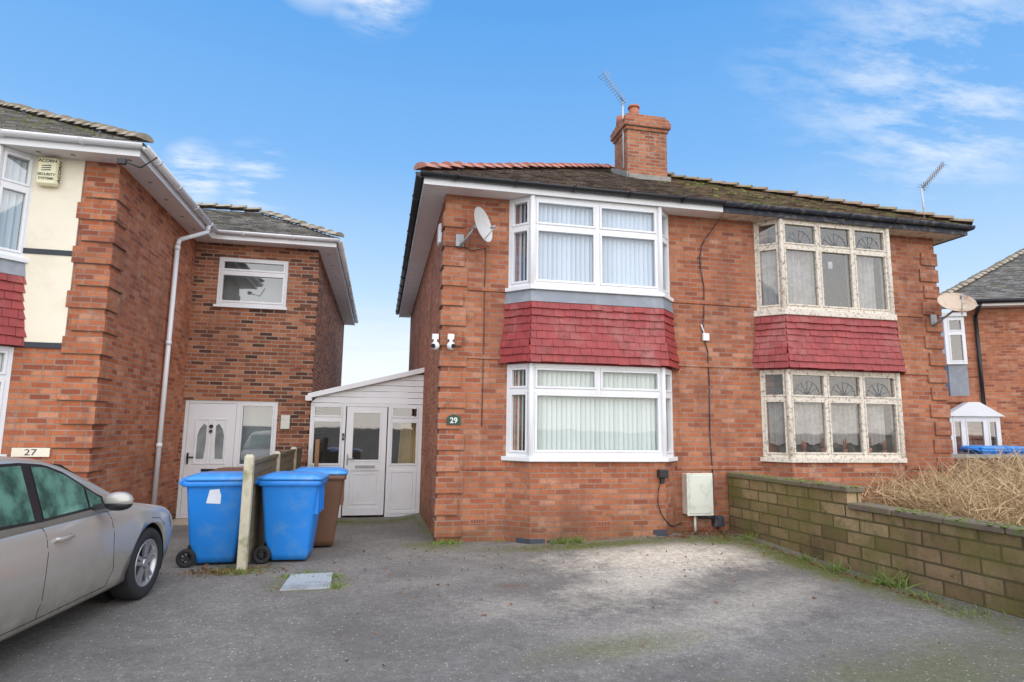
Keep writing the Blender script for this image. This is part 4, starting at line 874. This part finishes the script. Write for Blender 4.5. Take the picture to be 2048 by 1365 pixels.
for pts in([(-.70,.88),(-.66,.6),(-.62,.40),(-.66,.27)],[(-1.53,.88),(-1.53,.6),(-1.53,.27)],[(-2.52,.88),(-2.48,.7),(-2.30,.5),(-2.2,.27)],[(-.66,.27),(-1.5,.265),(-2.2,.27)],[(.02,.72),(.2,.69),(.33,.60)]):
    dense=[]
    for (a,z),(c,d) in zip(pts[:-1],pts[1:]):
        for k in range(8): dense.append((a+(c-a)*k/8,z+(d-z)*k/8))
    dense.append(pts[-1])
    for sg in(-1,1):
        sm_=MB(); sm_.tube([(sg*(bodyx(a,z)-.001),a,z) for a,z in dense],.0035,seg=5); sm_.obj('door_seam',M_black,car,local=True)
for sg in(-1,1):
    for s_ in(-1.36,-2.36):
        hd=MB(); xx=bodyx(s_,.76); hd.loft([[(sg*(xx+.03*q_),s_+.1*p_,.775+dz) for dz in(-.016,.016)]+[(sg*(xx+.03*q_+.016),s_+.1*p_,.775+dz) for dz in(.012,-.012)] for p_,q_ in((-1,-.1),(-.8,.7),(0,1),(.8,.7),(1,-.1))],cap=True)
        hd.obj('door_handle',M_paint,car,local=True)
for sg in(-1,1):
    m_=MB(); m_.ball((sg*.985,-.86,.975),.1,(1.1,.62,.72),seg=18,rg=12); mo=m_.obj('wing_mirror',M_paint,car,local=True)
    m_=MB(); m_.hexa([(sg*.80,-.90,.90),(sg*.92,-.90,.92),(sg*.92,-.82,.92),(sg*.80,-.80,.90)],[(sg*.79,-.89,.945),(sg*.93,-.89,.945),(sg*.93,-.83,.945),(sg*.79,-.81,.945)]); m_.ball((sg*.985,-.862,.945),.098,(1.08,.64,.5),seg=18,rg=8); m_.obj('mirror_housing',M_black,mo,local=True)
for sg in(-1,1):
    h_=MB(); rings=[]
    for s_ in(.50,.62,.74,.83): rings.append([(sg*(bodyx(s_,z_)+.004),s_,z_) for z_ in(.56,.60,.64,min(.68,interp(s_,TOP)-.03))])
    h_.loft(rings,cap=False,closed=False); h_.obj('headlight',M_carglass,car,local=True)
h_=MB(); h_.box(-.40,.40,.885,.91,.42,.56); h_.obj('grille',M_black,car,local=True)
def wheel(sg,yy):
    e=bpy.data.objects.new('wheel',None); COL.objects.link(e); e.parent=car; e.location=(sg*.775,yy,.315)
    t_=MB(); prof=[(.205,-.085),(.25,-.1),(.295,-.1),(.312,-.08),(.316,0),(.312,.08),(.295,.1),(.25,.103),(.205,.085)]
    t_.loft([[(d,r*math.cos(t),r*math.sin(t)) for r,d in prof] for t in [2*math.pi*k/48 for k in range(49)]],cap=False); t_.obj('tyre',M_tyre,e,local=True)
    r_=MB(); prof=[(.212,.09),(.205,.095),(.19,.088),(.185,.03),(.18,-.07)]
    r_.loft([[(sg*d,r*math.cos(t),r*math.sin(t)) for r,d in prof] for t in [2*math.pi*k/48 for k in range(49)]],cap=False)
    for k in range(5):
        for dd in(-.16,.16):
            t=math.radians(90+72*k); c0=Vector((sg*.078,.05*math.cos(t+dd*1.5),.05*math.sin(t+dd*1.5))); c1=Vector((sg*.088,.195*math.cos(t+dd),.195*math.sin(t+dd))); tv=Vector((0,-math.sin(t),math.cos(t)))*.018; n_=Vector((sg*.02,0,0))
            r_.hexa([c0-tv-n_,c0+tv-n_,c1+tv*.9-n_,c1-tv*.9-n_],[c0-tv,c0+tv,c1+tv*.9,c1-tv*.9])
    r_.cyl((sg*.05,0,0),(sg*.088,0,0),.045,.038,seg=20); r_.obj('rim',M_alloy,e,local=True)
    d_=MB(); d_.cyl((sg*.0,0,0),(sg*.02,0,0),.185,seg=30); d_.obj('brake_disc',M_black,e,local=True)
for sg in(-1,1):
    for yy in(0,-2.65): wheel(sg,yy)

# ================================================================= WORLD
wd=bpy.data.worlds.new("World"); S.world=wd; wd.use_nodes=True; nt=wd.node_tree; nt.nodes.clear()
SE=math.radians(44); SR=math.radians(178)
sky=node(nt,'ShaderNodeTexSky'); sky.sky_type='NISHITA'; sky.sun_disc=False; sky.sun_elevation=SE; sky.sun_rotation=SR; sky.air_density=1.0; sky.dust_density=.6; sky.ozone_density=1.5
tc=node(nt,'ShaderNodeTexCoord').outputs['Generated']; sp=node(nt,'ShaderNodeSeparateXYZ',_0=tc)
K=8.0
grad=ramp(nt,sp.outputs[2],[(0,(.92*K,.95*K,1.0*K)),(.10,(.88*K,.93*K,1.0*K)),(.22,(.52*K,.75*K,1.0*K)),(.40,(.22*K,.51*K,.96*K)),(.62,(.105*K,.385*K,.88*K)),(1,(.07*K,.30*K,.8*K))])
c=mix(nt,.85,sky.outputs[0],grad)
zc=math_(nt,'ADD',sp.outputs[2],.12); cu=node(nt,'ShaderNodeCombineXYZ',_0=math_(nt,'DIVIDE',sp.outputs[0],zc),_1=math_(nt,'MULTIPLY',math_(nt,'DIVIDE',sp.outputs[1],zc),2.4))
cn=noise(nt,cu.outputs[0],2.4,10,.66)
tot=None
for (d,r,amt) in [((-.031,.790,.612),.085,.9),((-.11,.78,.615),.07,.7),((-.19,.912,.355),.06,.7),((-.265,.895,.350),.05,.9),((.662,.593,.455),.20,.45),((.699,.599,.391),.12,.55),((.53,.68,.50),.10,.2)]:
    ds=node(nt,'ShaderNodeVectorMath',operation='DISTANCE',_0=tc,_1=d).outputs['Value']
    ms=math_(nt,'MULTIPLY',mr(nt,ds,r,r*.35),amt); tot=ms if tot is None else math_(nt,'MAXIMUM',tot,ms)
cm=math_(nt,'MULTIPLY',mr(nt,cn,.46,.62),tot,True)
hz=math_(nt,'MULTIPLY',mr(nt,sp.outputs[2],.20,.06),mr(nt,cn,.35,.6,0,.7)); cm=math_(nt,'MAXIMUM',cm,hz)
c=mix(nt,cm,c,(.90*K,.95*K,1.0*K))
bg=node(nt,'ShaderNodeBackground',_Strength=.135); nt.links.new(c,bg.inputs[0]); out=node(nt,'ShaderNodeOutputWorld'); nt.links.new(bg.outputs[0],out.inputs[0])
sl=bpy.data.lights.new('sun','SUN'); sl.energy=4.5; sl.angle=math.radians(115); sl.color=(1,.90,.79); so=bpy.data.objects.new('sun',sl); COL.objects.link(so)
az=SR; d=Vector((math.sin(az)*math.cos(SE),math.cos(az)*math.cos(SE),math.sin(SE))); so.rotation_euler=d.to_track_quat('Z','Y').to_euler(); so.location=(0,0,30)
# ================================================================= CAMERA
cd=bpy.data.cameras.new('camera'); co=bpy.data.objects.new('camera',cd); COL.objects.link(co); S.camera=co
cd.sensor_width=36; cd.lens=1223.6/2048*36; cd.clip_end=1500; cd.clip_start=.05
co.matrix_world=Matrix.Translation((-.8482,-8.8571,1.6))@Matrix.Rotation(-.2108,4,'Z')@Matrix.Rotation(math.pi/2+.1408,4,'X')@Matrix.Rotation(.0134,4,'Z')
S.view_settings.view_transform='Standard'; S.view_settings.look='None'; S.view_settings.exposure=0
